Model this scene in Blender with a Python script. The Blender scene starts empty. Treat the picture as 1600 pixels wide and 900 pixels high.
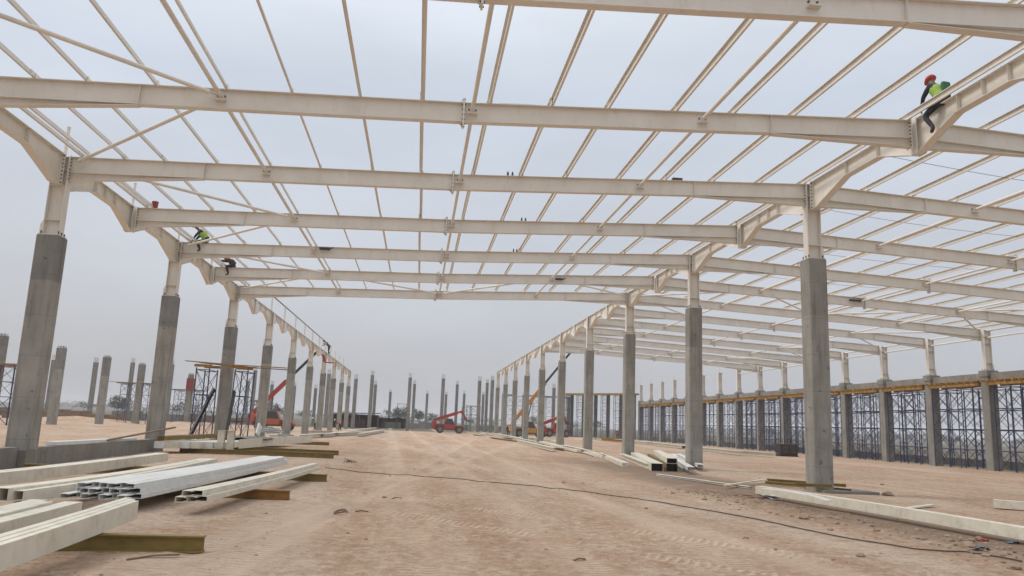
import bpy, bmesh, math, random
from mathutils import Vector, Matrix, noise
random.seed(7)
R = math.radians
scene = bpy.context.scene
col = scene.collection

# ------------------------------------------------------------------ camera, world, sun, exposure
EYE = 1.81
F_PX, YAW, PITCH, ROLL = 1202.6, .1149, .1754, .0391
cy, sy, cp, sp = math.cos(YAW), math.sin(YAW), math.cos(PITCH), math.sin(PITCH)
fwd = Vector((sy*cp, cy*cp, sp)); rgt = Vector((cy, -sy, 0)); upv = rgt.cross(fwd)
cr, srl = math.cos(ROLL), math.sin(ROLL)
rgt2 = rgt*cr + upv*srl; up2 = upv*cr - rgt*srl
cam_d = bpy.data.cameras.new("camera"); cam = bpy.data.objects.new("camera", cam_d); col.objects.link(cam)
M = Matrix((rgt2, up2, -fwd)).transposed().to_4x4(); M.translation = (0, 0, EYE)
cam.matrix_world = M
cam_d.sensor_width = 36; cam_d.lens = F_PX/1600*36; cam_d.clip_start = .05; cam_d.clip_end = 6000
scene.camera = cam

SUN_EL, SUN_AZ = 50, -72      # azimuth from +Y towards +X
world = bpy.data.worlds.new("World"); scene.world = world; world.use_nodes = True
wt = world.node_tree; wn = wt.nodes; wl = wt.links; wn.clear()
wo = wn.new('ShaderNodeOutputWorld'); bg = wn.new('ShaderNodeBackground'); bg.inputs['Strength'].default_value = .1
sky = wn.new('ShaderNodeTexSky'); sky.sky_type = 'NISHITA'; sky.sun_disc = False
sky.sun_elevation = R(SUN_EL); sky.sun_rotation = R(SUN_AZ)
sky.air_density = 1.5; sky.dust_density = 4
tc = wn.new('ShaderNodeTexCoord'); sep = wn.new('ShaderNodeSeparateXYZ'); wl.new(tc.outputs['Generated'], sep.inputs[0])
grad = wn.new('ShaderNodeValToRGB'); wl.new(sep.outputs['Z'], grad.inputs[0])
cr_ = grad.color_ramp
cr_.elements[0].position = 0; cr_.elements[0].color = (.41, .425, .455, 1)
cr_.elements[1].position = 1; cr_.elements[1].color = (1, 1, 1, 1)
for p, c in ((.09, (.45, .465, .505, 1)), (.20, (.50, .525, .58, 1)), (.40, (.555, .61, .69, 1)), (.6, (.83, .87, .93, 1))):
    e = cr_.elements.new(p); e.color = c
ns = wn.new('ShaderNodeTexNoise'); ns.inputs['Scale'].default_value = 1.7; ns.inputs['Detail'].default_value = 5; ns.inputs['Roughness'].default_value = .5
mp = wn.new('ShaderNodeMapping'); mp.inputs['Scale'].default_value = (1, 1, 3.2)
wl.new(tc.outputs['Generated'], mp.inputs[0]); wl.new(mp.outputs[0], ns.inputs['Vector'])
nr = wn.new('ShaderNodeMapRange'); nr.inputs['From Min'].default_value = .3; nr.inputs['From Max'].default_value = .7
nr.inputs['To Min'].default_value = .89; nr.inputs['To Max'].default_value = 1.12; wl.new(ns.outputs[0], nr.inputs['Value'])
ten = wn.new('ShaderNodeMath'); ten.operation = 'MULTIPLY'; ten.inputs[1].default_value = 10.0; wl.new(nr.outputs[0], ten.inputs[0])
vm = wn.new('ShaderNodeVectorMath'); vm.operation = 'SCALE'; wl.new(grad.outputs[0], vm.inputs[0]); wl.new(ten.outputs[0], vm.inputs['Scale'])
mx = wn.new('ShaderNodeMix'); mx.data_type = 'RGBA'; mx.inputs['Factor'].default_value = .9
wl.new(sky.outputs[0], mx.inputs['A']); wl.new(vm.outputs[0], mx.inputs['B'])
wl.new(mx.outputs['Result'], bg.inputs['Color']); wl.new(bg.outputs[0], wo.inputs['Surface'])

sd = bpy.data.lights.new("sun", 'SUN'); sd.energy = 1.5; sd.angle = R(16); sd.color = (1, .94, .86)
sun = bpy.data.objects.new("sun", sd); col.objects.link(sun)
sdir = Vector((math.sin(R(SUN_AZ))*math.cos(R(SUN_EL)), math.cos(R(SUN_AZ))*math.cos(R(SUN_EL)), math.sin(R(SUN_EL))))
sun.rotation_euler = sdir.to_track_quat('Z', 'Y').to_euler(); sun.location = (0, 0, 60)
vs = scene.view_settings; vs.view_transform = 'Standard'; vs.look = 'None'; vs.exposure = 0.22; vs.gamma = 1; vs.use_curve_mapping = False
scene.render.engine = 'CYCLES'
scene.cycles.max_bounces = 6; scene.cycles.volume_bounces = 1; scene.cycles.transparent_max_bounces = 8

# ------------------------------------------------------------------ pixel helper (only used to measure where things stand)
def at(x, y, ax, val):
    v = fwd + rgt2*((x-800)/F_PX) - up2*((y-450)/F_PX)
    o = Vector((0, 0, EYE)); return o + v*((val-o[ax])/v[ax])
def gp(x, y, z=0): return at(x, y, 2, z)

# ------------------------------------------------------------------ materials
def mat(name, base, rough=.6, metal=0, var=None, nscale=3.0, bump=0, bscale=30, stain=None, sscale=1.2, samt=.5, streak=None, spec=.5):
    m = bpy.data.materials.new(name); m.use_nodes = True; nt = m.node_tree; n = nt.nodes; l = nt.links
    b = n['Principled BSDF']; b.inputs['Roughness'].default_value = rough; b.inputs['Metallic'].default_value = metal
    b.inputs['Specular IOR Level'].default_value = spec
    b.inputs['Base Color'].default_value = (*base, 1)
    g = n.new('ShaderNodeNewGeometry'); pos = g.outputs['Position']
    out = None
    if var:
        t = n.new('ShaderNodeTexNoise'); t.inputs['Scale'].default_value = nscale; t.inputs['Detail'].default_value = 6; l.new(pos, t.inputs['Vector'])
        mr = n.new('ShaderNodeMapRange'); mr.inputs[1].default_value = .3; mr.inputs[2].default_value = .7; l.new(t.outputs[0], mr.inputs[0])
        mi = n.new('ShaderNodeMix'); mi.data_type = 'RGBA'; mi.inputs['A'].default_value = (*base, 1); mi.inputs['B'].default_value = (*var, 1)
        l.new(mr.outputs[0], mi.inputs['Factor']); out = mi.outputs['Result']
    if stain:
        t = n.new('ShaderNodeTexNoise'); t.inputs['Scale'].default_value = sscale; t.inputs['Detail'].default_value = 8; t.inputs['Roughness'].default_value = .7
        vec = pos
        if streak:
            mpn = n.new('ShaderNodeMapping'); mpn.inputs['Scale'].default_value = streak; l.new(pos, mpn.inputs[0]); vec = mpn.outputs[0]
        l.new(vec, t.inputs['Vector'])
        mr = n.new('ShaderNodeMapRange'); mr.inputs[1].default_value = .52; mr.inputs[2].default_value = .72; mr.inputs[4].default_value = samt; l.new(t.outputs[0], mr.inputs[0])
        mi = n.new('ShaderNodeMix'); mi.data_type = 'RGBA'; mi.inputs['B'].default_value = (*stain, 1)
        if out: l.new(out, mi.inputs['A'])
        else: mi.inputs['A'].default_value = (*base, 1)
        l.new(mr.outputs[0], mi.inputs['Factor']); out = mi.outputs['Result']
    if out: l.new(out, b.inputs['Base Color'])
    if bump:
        t = n.new('ShaderNodeTexNoise'); t.inputs['Scale'].default_value = bscale; t.inputs['Detail'].default_value = 5; l.new(pos, t.inputs['Vector'])
        bp = n.new('ShaderNodeBump'); bp.inputs['Strength'].default_value = bump; bp.inputs['Distance'].default_value = .02
        l.new(t.outputs[0], bp.inputs['Height']); l.new(bp.outputs[0], b.inputs['Normal'])
    return m

CREAM = mat('cream_paint', (.75, .715, .65), .45, var=(.68, .64, .57), nscale=1.2, stain=(.48, .38, .28), sscale=2.2, samt=.28, streak=(2.5, 2.5, .7))
CREAM2 = mat('cream_paint_pale', (.72, .685, .58), .45, var=(.60, .56, .46), nscale=2.5, stain=(.42, .31, .21), sscale=5, samt=.5)
WHITE = mat('white_coated_steel', (.74, .745, .72), .4, var=(.65, .655, .635), nscale=4, stain=(.45, .38, .30), sscale=6, samt=.3)
BOLT = mat('dark_bolt_steel', (.07, .06, .055), .6, metal=.3)
OLIVE = mat('olive_painted_steel', (.27, .19, .045), .5, var=(.19, .135, .035), nscale=5, stain=(.10, .06, .03), sscale=8, samt=.6)
ORANGE_ST = mat('orange_painted_steel', (.34, .17, .035), .55, var=(.24, .12, .03), nscale=5, stain=(.08, .05, .03), sscale=8, samt=.6)
TIMBER = mat('yellow_timber', (.40, .235, .06), .75, var=(.28, .15, .04), nscale=3, stain=(.12, .08, .05), sscale=5, samt=.6)
PLANK = mat('grey_timber', (.25, .17, .10), .8, var=(.17, .12, .08), nscale=4)
BLUE = mat('blue_scaffold_paint', (.022, .045, .15), .5, var=(.045, .045, .07), nscale=2)
GREYST = mat('grey_scaffold_steel', (.15, .15, .16), .5, metal=.3, var=(.09, .09, .1), nscale=2)
REBAR = mat('rebar_steel', (.17, .11, .08), .8)
RED = mat('red_vehicle_paint', (.40, .035, .025), .4, var=(.28, .035, .03), nscale=3, stain=(.22, .15, .10), sscale=3, samt=.5)
ORANGE = mat('orange_vehicle_paint', (.42, .10, .045), .4, var=(.35, .09, .05), nscale=3, stain=(.25, .17, .12), sscale=3, samt=.5)
YELLOW = mat('yellow_vehicle_paint', (.55, .26, .04), .4, var=(.45, .2, .04), nscale=3)
BLACK = mat('black_paint', (.02, .02, .022), .5, var=(.035, .03, .03), nscale=3)
TYRE = mat('tyre_rubber', (.035, .032, .03), .85, var=(.10, .08, .06), nscale=8)
RIM = mat('wheel_rim', (.22, .20, .18), .6, var=(.15, .12, .1), nscale=8)
GLASS = mat('dark_glass', (.02, .035, .04), .08, spec=.8)
SKIN = mat('skin', (.16, .085, .055), .6)
NAVY = mat('dark_navy_cloth', (.018, .02, .028), .9, var=(.03, .03, .04), nscale=15)
BROWNC = mat('brown_cloth', (.09, .035, .025), .9, var=(.06, .03, .025), nscale=15)
GREYC = mat('grey_cloth', (.10, .105, .10), .9)
LIME = mat('hi_vis_lime', (.26, .40, .06), .7)
GREEN = mat('green_cloth', (.035, .13, .075), .8)
HIORANGE = mat('hi_vis_orange', (.62, .12, .03), .7)
HELM_R = mat('red_helmet', (.50, .05, .03), .35)
HELM_W = mat('white_helmet', (.75, .75, .72), .35)
HELM_D = mat('dark_cap', (.03, .03, .03), .7)
BOOT = mat('boot_leather', (.06, .04, .03), .8)
FORMRED = mat('red_formwork', (.27, .03, .025), .6, var=(.2, .03, .03), nscale=3)
STONE = mat('clod_earth', (.34, .25, .175), .95, var=(.24, .17, .12), nscale=6, bump=.5, bscale=40)
LEAF = mat('tree_leaves', (.045, .06, .035), .9, var=(.07, .08, .05), nscale=.8)
BARK = mat('tree_bark', (.10, .08, .06), .9)
CABLE = mat('cable_rubber', (.06, .045, .035), .7)
CLOTHR = mat('red_rag', (.40, .06, .05), .9)
CLOTHB = mat('blue_rag', (.09, .14, .18), .9)
TARP = mat('grey_tarpaulin', (.17, .165, .15), .8, var=(.11, .11, .10), nscale=3)

def concrete(name, a, b, joint=None, dark=None):
    m = bpy.data.materials.new(name); m.use_nodes = True; nt = m.node_tree; n = nt.nodes; l = nt.links
    p = n['Principled BSDF']; p.inputs['Roughness'].default_value = .85
    g = n.new('ShaderNodeNewGeometry')
    t = n.new('ShaderNodeTexNoise'); t.inputs['Scale'].default_value = 1.1; t.inputs['Detail'].default_value = 8; t.inputs['Roughness'].default_value = .6
    oi = n.new('ShaderNodeObjectInfo'); ad = n.new('ShaderNodeVectorMath'); ad.operation = 'ADD'
    l.new(g.outputs['Position'], ad.inputs[0]); l.new(oi.outputs['Random'], ad.inputs[1])
    l.new(ad.outputs[0], t.inputs['Vector'])
    mr = n.new('ShaderNodeMapRange'); mr.inputs[1].default_value = .32; mr.inputs[2].default_value = .68; l.new(t.outputs[0], mr.inputs[0])
    mi = n.new('ShaderNodeMix'); mi.data_type = 'RGBA'; mi.inputs['A'].default_value = (*a, 1); mi.inputs['B'].default_value = (*b, 1); l.new(mr.outputs[0], mi.inputs['Factor'])
    out = mi.outputs['Result']
    # vertical drip stains
    mp_ = n.new('ShaderNodeMapping'); mp_.inputs['Scale'].default_value = (6, 6, .5); l.new(ad.outputs[0], mp_.inputs[0])
    t2 = n.new('ShaderNodeTexNoise'); t2.inputs['Scale'].default_value = 1.0; t2.inputs['Detail'].default_value = 5; l.new(mp_.outputs[0], t2.inputs['Vector'])
    m2 = n.new('ShaderNodeMapRange'); m2.inputs[1].default_value = .5; m2.inputs[2].default_value = .75; m2.inputs[4].default_value = .55; l.new(t2.outputs[0], m2.inputs[0])
    k = n.new('ShaderNodeMix'); k.data_type = 'RGBA'; k.inputs['B'].default_value = (.10, .09, .075, 1); l.new(out, k.inputs['A']); l.new(m2.outputs[0], k.inputs['Factor']); out = k.outputs['Result']
    # tie-rod holes / blotches
    t3 = n.new('ShaderNodeTexNoise'); t3.inputs['Scale'].default_value = 4.5; t3.inputs['Detail'].default_value = 2; l.new(ad.outputs[0], t3.inputs['Vector'])
    m3 = n.new('ShaderNodeMapRange'); m3.inputs[1].default_value = .68; m3.inputs[2].default_value = .74; m3.inputs[4].default_value = .7; l.new(t3.outputs[0], m3.inputs[0])
    k3 = n.new('ShaderNodeMix'); k3.data_type = 'RGBA'; k3.inputs['B'].default_value = (.09, .08, .07, 1); l.new(out, k3.inputs['A']); l.new(m3.outputs[0], k3.inputs['Factor']); out = k3.outputs['Result']
    if joint:   # pour joint: newer, darker concrete above it
        s = n.new('ShaderNodeSeparateXYZ'); l.new(g.outputs['Position'], s.inputs[0])
        w = n.new('ShaderNodeMath'); w.operation = 'MULTIPLY_ADD'; w.inputs[1].default_value = .10; l.new(t.outputs[0], w.inputs[0]); l.new(s.outputs['Z'], w.inputs[2])
        gt = n.new('ShaderNodeMapRange'); gt.inputs[1].default_value = joint+.05; gt.inputs[2].default_value = joint+.12; gt.inputs[4].default_value = .8; l.new(w.outputs[0], gt.inputs[0])
        k4 = n.new('ShaderNodeMix'); k4.data_type = 'RGBA'; k4.blend_type = 'MULTIPLY'; k4.inputs['B'].default_value = (*dark, 1); l.new(out, k4.inputs['A']); l.new(gt.outputs[0], k4.inputs['Factor']); out = k4.outputs['Result']
    sz = n.new('ShaderNodeSeparateXYZ'); l.new(g.outputs['Position'], sz.inputs[0])
    fr = n.new('ShaderNodeMath'); fr.operation = 'MULTIPLY_ADD'; fr.inputs[1].default_value = .8; fr.inputs[2].default_value = .35; l.new(sz.outputs['Z'], fr.inputs[0])
    f2 = n.new('ShaderNodeMath'); f2.operation = 'PINGPONG'; f2.inputs[1].default_value = .5; l.new(fr.outputs[0], f2.inputs[0])
    f3 = n.new('ShaderNodeMapRange'); f3.inputs[1].default_value = .012; f3.inputs[2].default_value = .0; f3.inputs[4].default_value = .45; l.new(f2.outputs[0], f3.inputs[0])
    k5 = n.new('ShaderNodeMix'); k5.data_type = 'RGBA'; k5.inputs['B'].default_value = (.10, .095, .085, 1); l.new(out, k5.inputs['A']); l.new(f3.outputs[0], k5.inputs['Factor']); out = k5.outputs['Result']
    l.new(out, p.inputs['Base Color'])
    t5 = n.new('ShaderNodeTexNoise'); t5.inputs['Scale'].default_value = 14; t5.inputs['Detail'].default_value = 6; l.new(g.outputs['Position'], t5.inputs['Vector'])
    bp = n.new('ShaderNodeBump'); bp.inputs['Strength'].default_value = .35; bp.inputs['Distance'].default_value = .02; l.new(t5.outputs[0], bp.inputs['Height']); l.new(bp.outputs[0], p.inputs['Normal'])
    return m
CONC_L = concrete('concrete_left', (.35, .335, .30), (.25, .24, .215), 5.6, (.62, .64, .66))
CONC_R = concrete('concrete_right', (.34, .325, .295), (.24, .23, .205), 5.9, (.8, .8, .8))
CONC = concrete('concrete_plain', (.28, .27, .245), (.19, .185, .17))
CONC_W = concrete('concrete_low_wall', (.25, .235, .205), (.18, .17, .15))

# ------------------------------------------------------------------ mesh builder
class MB:
    def __init__(s): s.v = []; s.f = []; s.mi = []
    def add(s, vs, fs, mi=0):
        k = len(s.v); s.v += [Vector(v) for v in vs]; s.f += [tuple(i+k for i in f) for f in fs]; s.mi += [mi]*len(fs); return s
    def box(s, c, d, rot=None, mi=0):
        x, y, z = d[0]/2, d[1]/2, d[2]/2
        vs = [Vector((a*x, b*y, e*z)) for a in (-1, 1) for b in (-1, 1) for e in (-1, 1)]
        if rot is not None: vs = [rot @ v for v in vs]
        vs = [v+Vector(c) for v in vs]
        return s.add(vs, [(0,1,3,2),(4,6,7,5),(0,4,5,1),(2,3,7,6),(0,2,6,4),(1,5,7,3)], mi)
    def bb(s, a, b, mi=0):
        return s.box([(a[i]+b[i])/2 for i in range(3)], [abs(a[i]-b[i]) for i in range(3)], None, mi)
    def sweep(s, sec, pts, up=(0,0,1), cap=True, mi=0, closed=True):
        pts = [Vector(p) for p in pts]; rings = []; n = len(sec)
        for i, p in enumerate(pts):
            t = (pts[min(i+1, len(pts)-1)]-pts[max(i-1, 0)]).normalized()
            u = Vector(up); sd_ = t.cross(u)
            if sd_.length < 1e-4: sd_ = t.cross(Vector((1,0,0)))
            sd_.normalize(); uu = sd_.cross(t)
            rings.append([p + sd_*a + uu*b for a, b in sec])
        vs = [v for r in rings for v in r]; fs = []
        m = n if closed else n-1
        for i in range(len(pts)-1):
            for j in range(m):
                a = i*n+j; b = i*n+(j+1) % n; fs.append((a, b, b+n, a+n))
        if cap and closed:
            fs.append(tuple(reversed(range(n)))); fs.append(tuple(range((len(pts)-1)*n, len(pts)*n)))
        return s.add(vs, fs, mi)
    def tube(s, a, b, r, n=8, r2=None, mi=0):
        a, b = Vector(a), Vector(b); t = (b-a).normalized()
        u = t.cross(Vector((0,0,1)));
        if u.length < 1e-3: u = Vector((1,0,0))
        u.normalize(); w = t.cross(u); r2 = r if r2 is None else r2
        vs = [a+(u*math.cos(2*math.pi*i/n)+w*math.sin(2*math.pi*i/n))*r for i in range(n)] + [b+(u*math.cos(2*math.pi*i/n)+w*math.sin(2*math.pi*i/n))*r2 for i in range(n)]
        fs = [(i, (i+1) % n, n+(i+1) % n, n+i) for i in range(n)] + [tuple(reversed(range(n))), tuple(range(n, 2*n))]
        return s.add(vs, fs, mi)
    def path(s, pts, r, n=6, mi=0):
        return s.sweep([(math.cos(2*math.pi*i/n)*r, math.sin(2*math.pi*i/n)*r) for i in range(n)], pts, mi=mi)
    def poly(s, pts, nrm, th, mi=0):     # flat plate: outline pts, thickness th along nrm (centred)
        nrm = Vector(nrm)*th/2; n = len(pts)
        vs = [Vector(p)-nrm for p in pts]+[Vector(p)+nrm for p in pts]
        fs = [tuple(range(n)), tuple(reversed(range(n, 2*n)))]+[(i, i+n, (i+1) % n+n, (i+1) % n) for i in range(n)]
        return s.add(vs, fs, mi)
    def mesh(s, name, m, off=Vector((0,0,0)), smooth=False):
        me = bpy.data.meshes.new(name); me.from_pydata([v-off for v in s.v], [], s.f)
        ms = m if isinstance(m, (list, tuple)) else [m]
        for x in ms: me.materials.append(x)
        if len(ms) > 1: me.polygons.foreach_set('material_index', s.mi)
        bm = bmesh.new(); bm.from_mesh(me); bmesh.ops.recalc_face_normals(bm, faces=bm.faces); bm.to_mesh(me); bm.free()
        if smooth: me.polygons.foreach_set('use_smooth', [True]*len(me.polygons))
        me.update(); return me
    def build(s, name, m, parent=None, smooth=False, org=None):
        off = Vector((0,0,0))
        if parent is not None:
            p = parent
            while p is not None: off += p.location; p = p.parent
        if org is not None: off = off + Vector(org)
        o = bpy.data.objects.new(name, s.mesh(name, m, off, smooth)); col.objects.link(o)
        if org is not None: o.location = Vector(org)
        if parent is not None: o.parent = parent
        return o
def tag(o, label=None, cat=None, group=None, kind=None):
    if label:
        o['label'] = label
        if len(label.split()) > 16: print('LONG', len(label.split()), label)
    if cat: o['category'] = cat
    if group: o['group'] = group
    if kind: o['kind'] = kind
    return o
def empty(name, loc): 
    o = bpy.data.objects.new(name, None); col.objects.link(o); o.location = loc; o.empty_display_size = .2; return o
def kids(o): return [c for c in bpy.data.objects if c.parent == o]
TREE = {}
def copy_tree(o, kidmap, parent=None):
    c = o.copy(); col.objects.link(c)
    if parent is not None: c.parent = parent
    for k in kidmap.get(o, []): copy_tree(k, kidmap, c)
    return c
def kmap(root):
    m = {}
    allo = list(col.objects)
    for x in allo:
        if x.parent is not None: m.setdefault(x.parent, []).append(x)
    return m
ORD = ['first', 'second', 'third', 'fourth', 'fifth', 'sixth', 'seventh', 'eighth', 'ninth', 'tenth', 'eleventh', 'twelfth', 'thirteenth', 'fourteenth', 'fifteenth', 'sixteenth', 'seventeenth', 'eighteenth', 'nineteenth', 'twentieth', 'twenty-first', 'twenty-second', 'twenty-third', 'twenty-fourth', 'twenty-fifth', 'twenty-sixth', 'twenty-seventh']
SEC_I = lambda h, b, t=.012, w=.01: [(-b/2, 0), (b/2, 0), (b/2, t), (w/2, t), (w/2, h-t), (b/2, h-t), (b/2, h), (-b/2, h), (-b/2, h-t), (-w/2, h-t), (-w/2, t), (-b/2, t)]
def SEC_Z(h=.2, b=.075, t=.006, lip=.02):
    return [(0, 0), (b, 0), (b, lip), (b-t, lip), (b-t, t), (t, t), (t, h), (-b+t, h), (-b+t, h-lip), (-b, h-lip) if False else (-b+t, h-lip), (-b, h-lip), (-b, h+t), (0, h+t)][:9] + [(-b+t, h), (-b+t, h-lip), (-b, h-lip), (-b, h+t), (0, h+t)] if False else \
        [(0, 0), (b, 0), (b, lip), (b-t, lip), (b-t, t), (t, t), (t, h), (-b, h), (-b, h-lip), (-b+t, h-lip), (-b+t, h-t), (0, h-t)]
def SEC_C(h=.2, b=.075, t=.006, lip=.02, s=1):
    return [(s*x, z) for x, z in [(0, 0), (b, 0), (b, lip), (b-t, lip), (b-t, t), (t, t), (t, h-t), (b-t, h-t), (b-t, h-lip), (b, h-lip), (b, h), (0, h)]]
SEC_B = lambda h, b: [(-b/2, 0), (b/2, 0), (b/2, h), (-b/2, h)]

# ------------------------------------------------------------------ layout constants (metres)
XL, XR, X3 = -11.71, 13.58, 38.9
Y0, BAY = 25.18, 6.0
def ztop(x):
    if x < .8: return 9.69 + (x-XL)/(0.8-XL)*(10.08-9.69)
    if x < XR: return 10.08 + (x-.8)/(XR-.8)*(10.71-10.08)
    return 10.71 - (x-XR)*(10.71-9.60)/(X3-XR)
YF = [Y0 + (k-2)*BAY for k in range(0, 13)]      # 13.18 (nearest) ... 
NL = 7                                           # roof frames standing over the left span: 13.18 .. 49.18

# ------------------------------------------------------------------ ground
def hgt(x, y):
    n = noise.fractal(Vector((x*.35, y*.35, 0)), .8, 2.1, 4)*.018
    n += noise.noise(Vector((x*.06, y*.06, 3)))*.04
    d = abs(x-(8.9+(22-y)*.10)-.0)*1.25 if 8 < y < 24 else 9     # crumbled soil ridge left of the long beam
    if d < 1.6:
        f = (1-d/1.6)**2*min(1, (24-y)/3, (y-8)/2)
        n += f*(.05+.10*abs(noise.fractal(Vector((x*2.6, y*2.6, 1)), .7, 2.1, 4)))
    for (mx_, my_, r, h) in MOUNDS:
        q = ((x-mx_)**2+(y-my_)**2*.6)/r**2
        if q < 1: n += h*(1-q)**2*(1+.5*noise.fractal(Vector((x*.8, y*.8, 5)), .8, 2, 3))
    for x0, y0, x1, y1 in TRACKS:
        dx, dy = x1-x0, y1-y0; L = math.hypot(dx, dy)
        q = abs((x-x0)*dy-(y-y0)*dx)/L
        if q < .5: n += .018*(-math.exp(-(q/.16)**2) + .8*math.exp(-((q-.3)/.1)**2))
    return n
MOUNDS = [(-9.4, 28.5, 1.6, .14), (11.2, 46, 2.2, .10), (-15, 60, 5, .2), (-30, 70, 7, .2), (-26, 96, 6, .6), (-44, 110, 8, .7), (-8.9, 60, 2.5, .18), (9.5, 100, 3, .3)]
TRACKS = [(1.5, 13.5, 6.6, 7.5), (3.4, 14.5, 8.6, 8.2), (.3, 6, -1.6, 60), (2.5, 6, 1.0, 60), (4.5, 14, 4.2, 80), (-1, 20, 5, 75), (6.5, 5, -2.5, 70), (-2.2, 14, 7, 62)]
def axis(marks):
    out = []; 
    for (a, b, st) in marks:
        x = a
        while x < b-1e-6: out.append(x); x += st
    out.append(marks[-1][1]); return out
gx = axis([(-2500, -500, 500), (-500, -100, 50), (-100, -40, 4), (-40, -14, .8), (-14, -6, .2), (-6, 13, .1), (13, 22, .3), (22, 48, 1), (48, 100, 6), (100, 500, 50), (500, 2500, 500)])
gy = axis([(-200, -20, 40), (-20, 2, 2), (2, 5, .3), (5, 26, .1), (26, 40, .22), (40, 80, .6), (80, 180, 2), (180, 500, 20), (500, 3000, 250)])
gv = []; 
for y in gy:
    for x in gx:
        near = -60 < x < 60 and 2 < y < 175
        gv.append((x, y, hgt(x, y) if near else 0))
nx = len(gx); gf = [(j*nx+i, j*nx+i+1, (j+1)*nx+i+1, (j+1)*nx+i) for j in range(len(gy)-1) for i in range(nx-1)]
gm = bpy.data.meshes.new('ground'); gm.from_pydata(gv, [], gf); gm.polygons.foreach_set('use_smooth', [True]*len(gf))
ground = bpy.data.objects.new('ground', gm); col.objects.link(ground); ground['kind'] = 'structure'
def ground_mat():
    m = bpy.data.materials.new('sandy_earth'); m.use_nodes = True; nt = m.node_tree; n = nt.nodes; l = nt.links
    p = n['Principled BSDF']; p.inputs['Roughness'].default_value = .95; p.inputs['Specular IOR Level'].default_value = .2
    g = n.new('ShaderNodeNewGeometry'); P = g.outputs['Position']; s = n.new('ShaderNodeSeparateXYZ'); l.new(P, s.inputs[0])
    def nz(sc, det=6, rg=.55, vec=None, lo=.35, hi=.65, dist=0):
        t = n.new('ShaderNodeTexNoise'); t.inputs['Scale'].default_value = sc; t.inputs['Detail'].default_value = det; t.inputs['Roughness'].default_value = rg; t.inputs['Distortion'].default_value = dist
        l.new(vec or P, t.inputs['Vector'])
        r = n.new('ShaderNodeMapRange'); r.inputs[1].default_value = lo; r.inputs[2].default_value = hi; l.new(t.outputs[0], r.inputs[0]); return r.outputs[0]
    def mix(a, b, f, typ='MIX'):
        k = n.new('ShaderNodeMix'); k.data_type = 'RGBA'; k.blend_type = typ
        for sk, v in (('A', a), ('B', b)):
            if isinstance(v, tuple): k.inputs[sk].default_value = (*v, 1)
            else: l.new(v, k.inputs[sk])
        if isinstance(f, float): k.inputs['Factor'].default_value = f
        else: l.new(f, k.inputs['Factor'])
        return k.outputs['Result']
    def mth(op, a, b=None, c=None):
        k = n.new('ShaderNodeMath'); k.operation = op
        for i, v in enumerate((a, b, c)):
            if v is None: continue
            if isinstance(v, (int, float)): k.inputs[i].default_value = v
            else: l.new(v, k.inputs[i])
        return k.outputs[0]
    mpn = n.new('ShaderNodeMapping'); mpn.inputs['Scale'].default_value = (.6, 1.6, 1); l.new(P, mpn.inputs[0])
    mpl = n.new('ShaderNodeMapping'); mpl.inputs['Scale'].default_value = (1.3, .22, 1); mpl.inputs['Rotation'].default_value = (0, 0, .25); l.new(P, mpl.inputs[0])
    c = mix((.50, .35, .24), (.40, .26, .17), nz(.22, 8, .7, None, .38, .62))
    c = mix(c, (.57, .46, .365), mth('MULTIPLY', nz(.13, 7, .65, mpl.outputs[0], .47, .60), .75))
    c = mix(c, (.40, .245, .145), mth('MULTIPLY', nz(.33, 7, .68, mpn.outputs[0], .50, .64), .65))
    c = mix(c, (.61, .485, .375), mth('MULTIPLY', nz(.55, 9, .72, mpl.outputs[0], .48, .62), .7))
    c = mix(c, (.34, .215, .135), mth('MULTIPLY', nz(1.6, 9, .75, None, .48, .68), .7))
    c = mix(c, (.68, .56, .45), mth('MULTIPLY', nz(4.5, 6, .75, None, .47, .64), .6))
    c = mix(c, (.25, .155, .10), mth('MULTIPLY', nz(7, 6, .75, None, .49, .68), .65))
    c = mix(c, (.22, .14, .09), mth('MULTIPLY', nz(22, 4, .7, None, .54, .70), .6))
    vo = n.new('ShaderNodeTexVoronoi'); vo.inputs['Scale'].default_value = 14; vo.inputs['Randomness'].default_value = 1; l.new(P, vo.inputs['Vector'])
    chip = n.new('ShaderNodeMapRange'); chip.inputs[1].default_value = .20; chip.inputs[2].default_value = .12; l.new(vo.outputs['Distance'], chip.inputs[0])
    c = mix(c, (.66, .57, .46), mth('MULTIPLY', mth('MULTIPLY', chip.outputs[0], nz(.6, 4, .6, None, .5, .62)), .7))
    # darker disturbed soil along the right hand line of columns
    dx = mth('ABSOLUTE', mth('SUBTRACT', s.outputs['X'], mth('MULTIPLY_ADD', s.outputs['Y'], -.06, 12.0)))
    band = mth('MULTIPLY', mth('SUBTRACT', 1.0, mth('DIVIDE', dx, 2.6)), nz(1.1, 6, .65, None, .25, .5))
    band = mth('MAXIMUM', band, 0.0)
    near = n.new('ShaderNodeMapRange'); near.inputs[1].default_value = 50; near.inputs[2].default_value = 30; l.new(s.outputs['Y'], near.inputs[0])
    c = mix(c, (.23, .165, .12), mth('MULTIPLY', mth('MINIMUM', mth('MULTIPLY', mth('MULTIPLY', band, near.outputs[0]), 2.2), 1.0), .8))
    # far plain: darker grey-brown scrub outside the building site
    fy = n.new('ShaderNodeMapRange'); fy.inputs[1].default_value = 133; fy.inputs[2].default_value = 142; l.new(s.outputs['Y'], fy.inputs[0])
    fx = n.new('ShaderNodeMapRange'); fx.inputs[1].default_value = 39.5; fx.inputs[2].default_value = 43.0
    wob = mth('MULTIPLY_ADD', nz(.3), 2.0, s.outputs['X']); l.new(wob, fx.inputs[0])
    far = mth('MAXIMUM', fy.outputs[0], fx.outputs[0])
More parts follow.
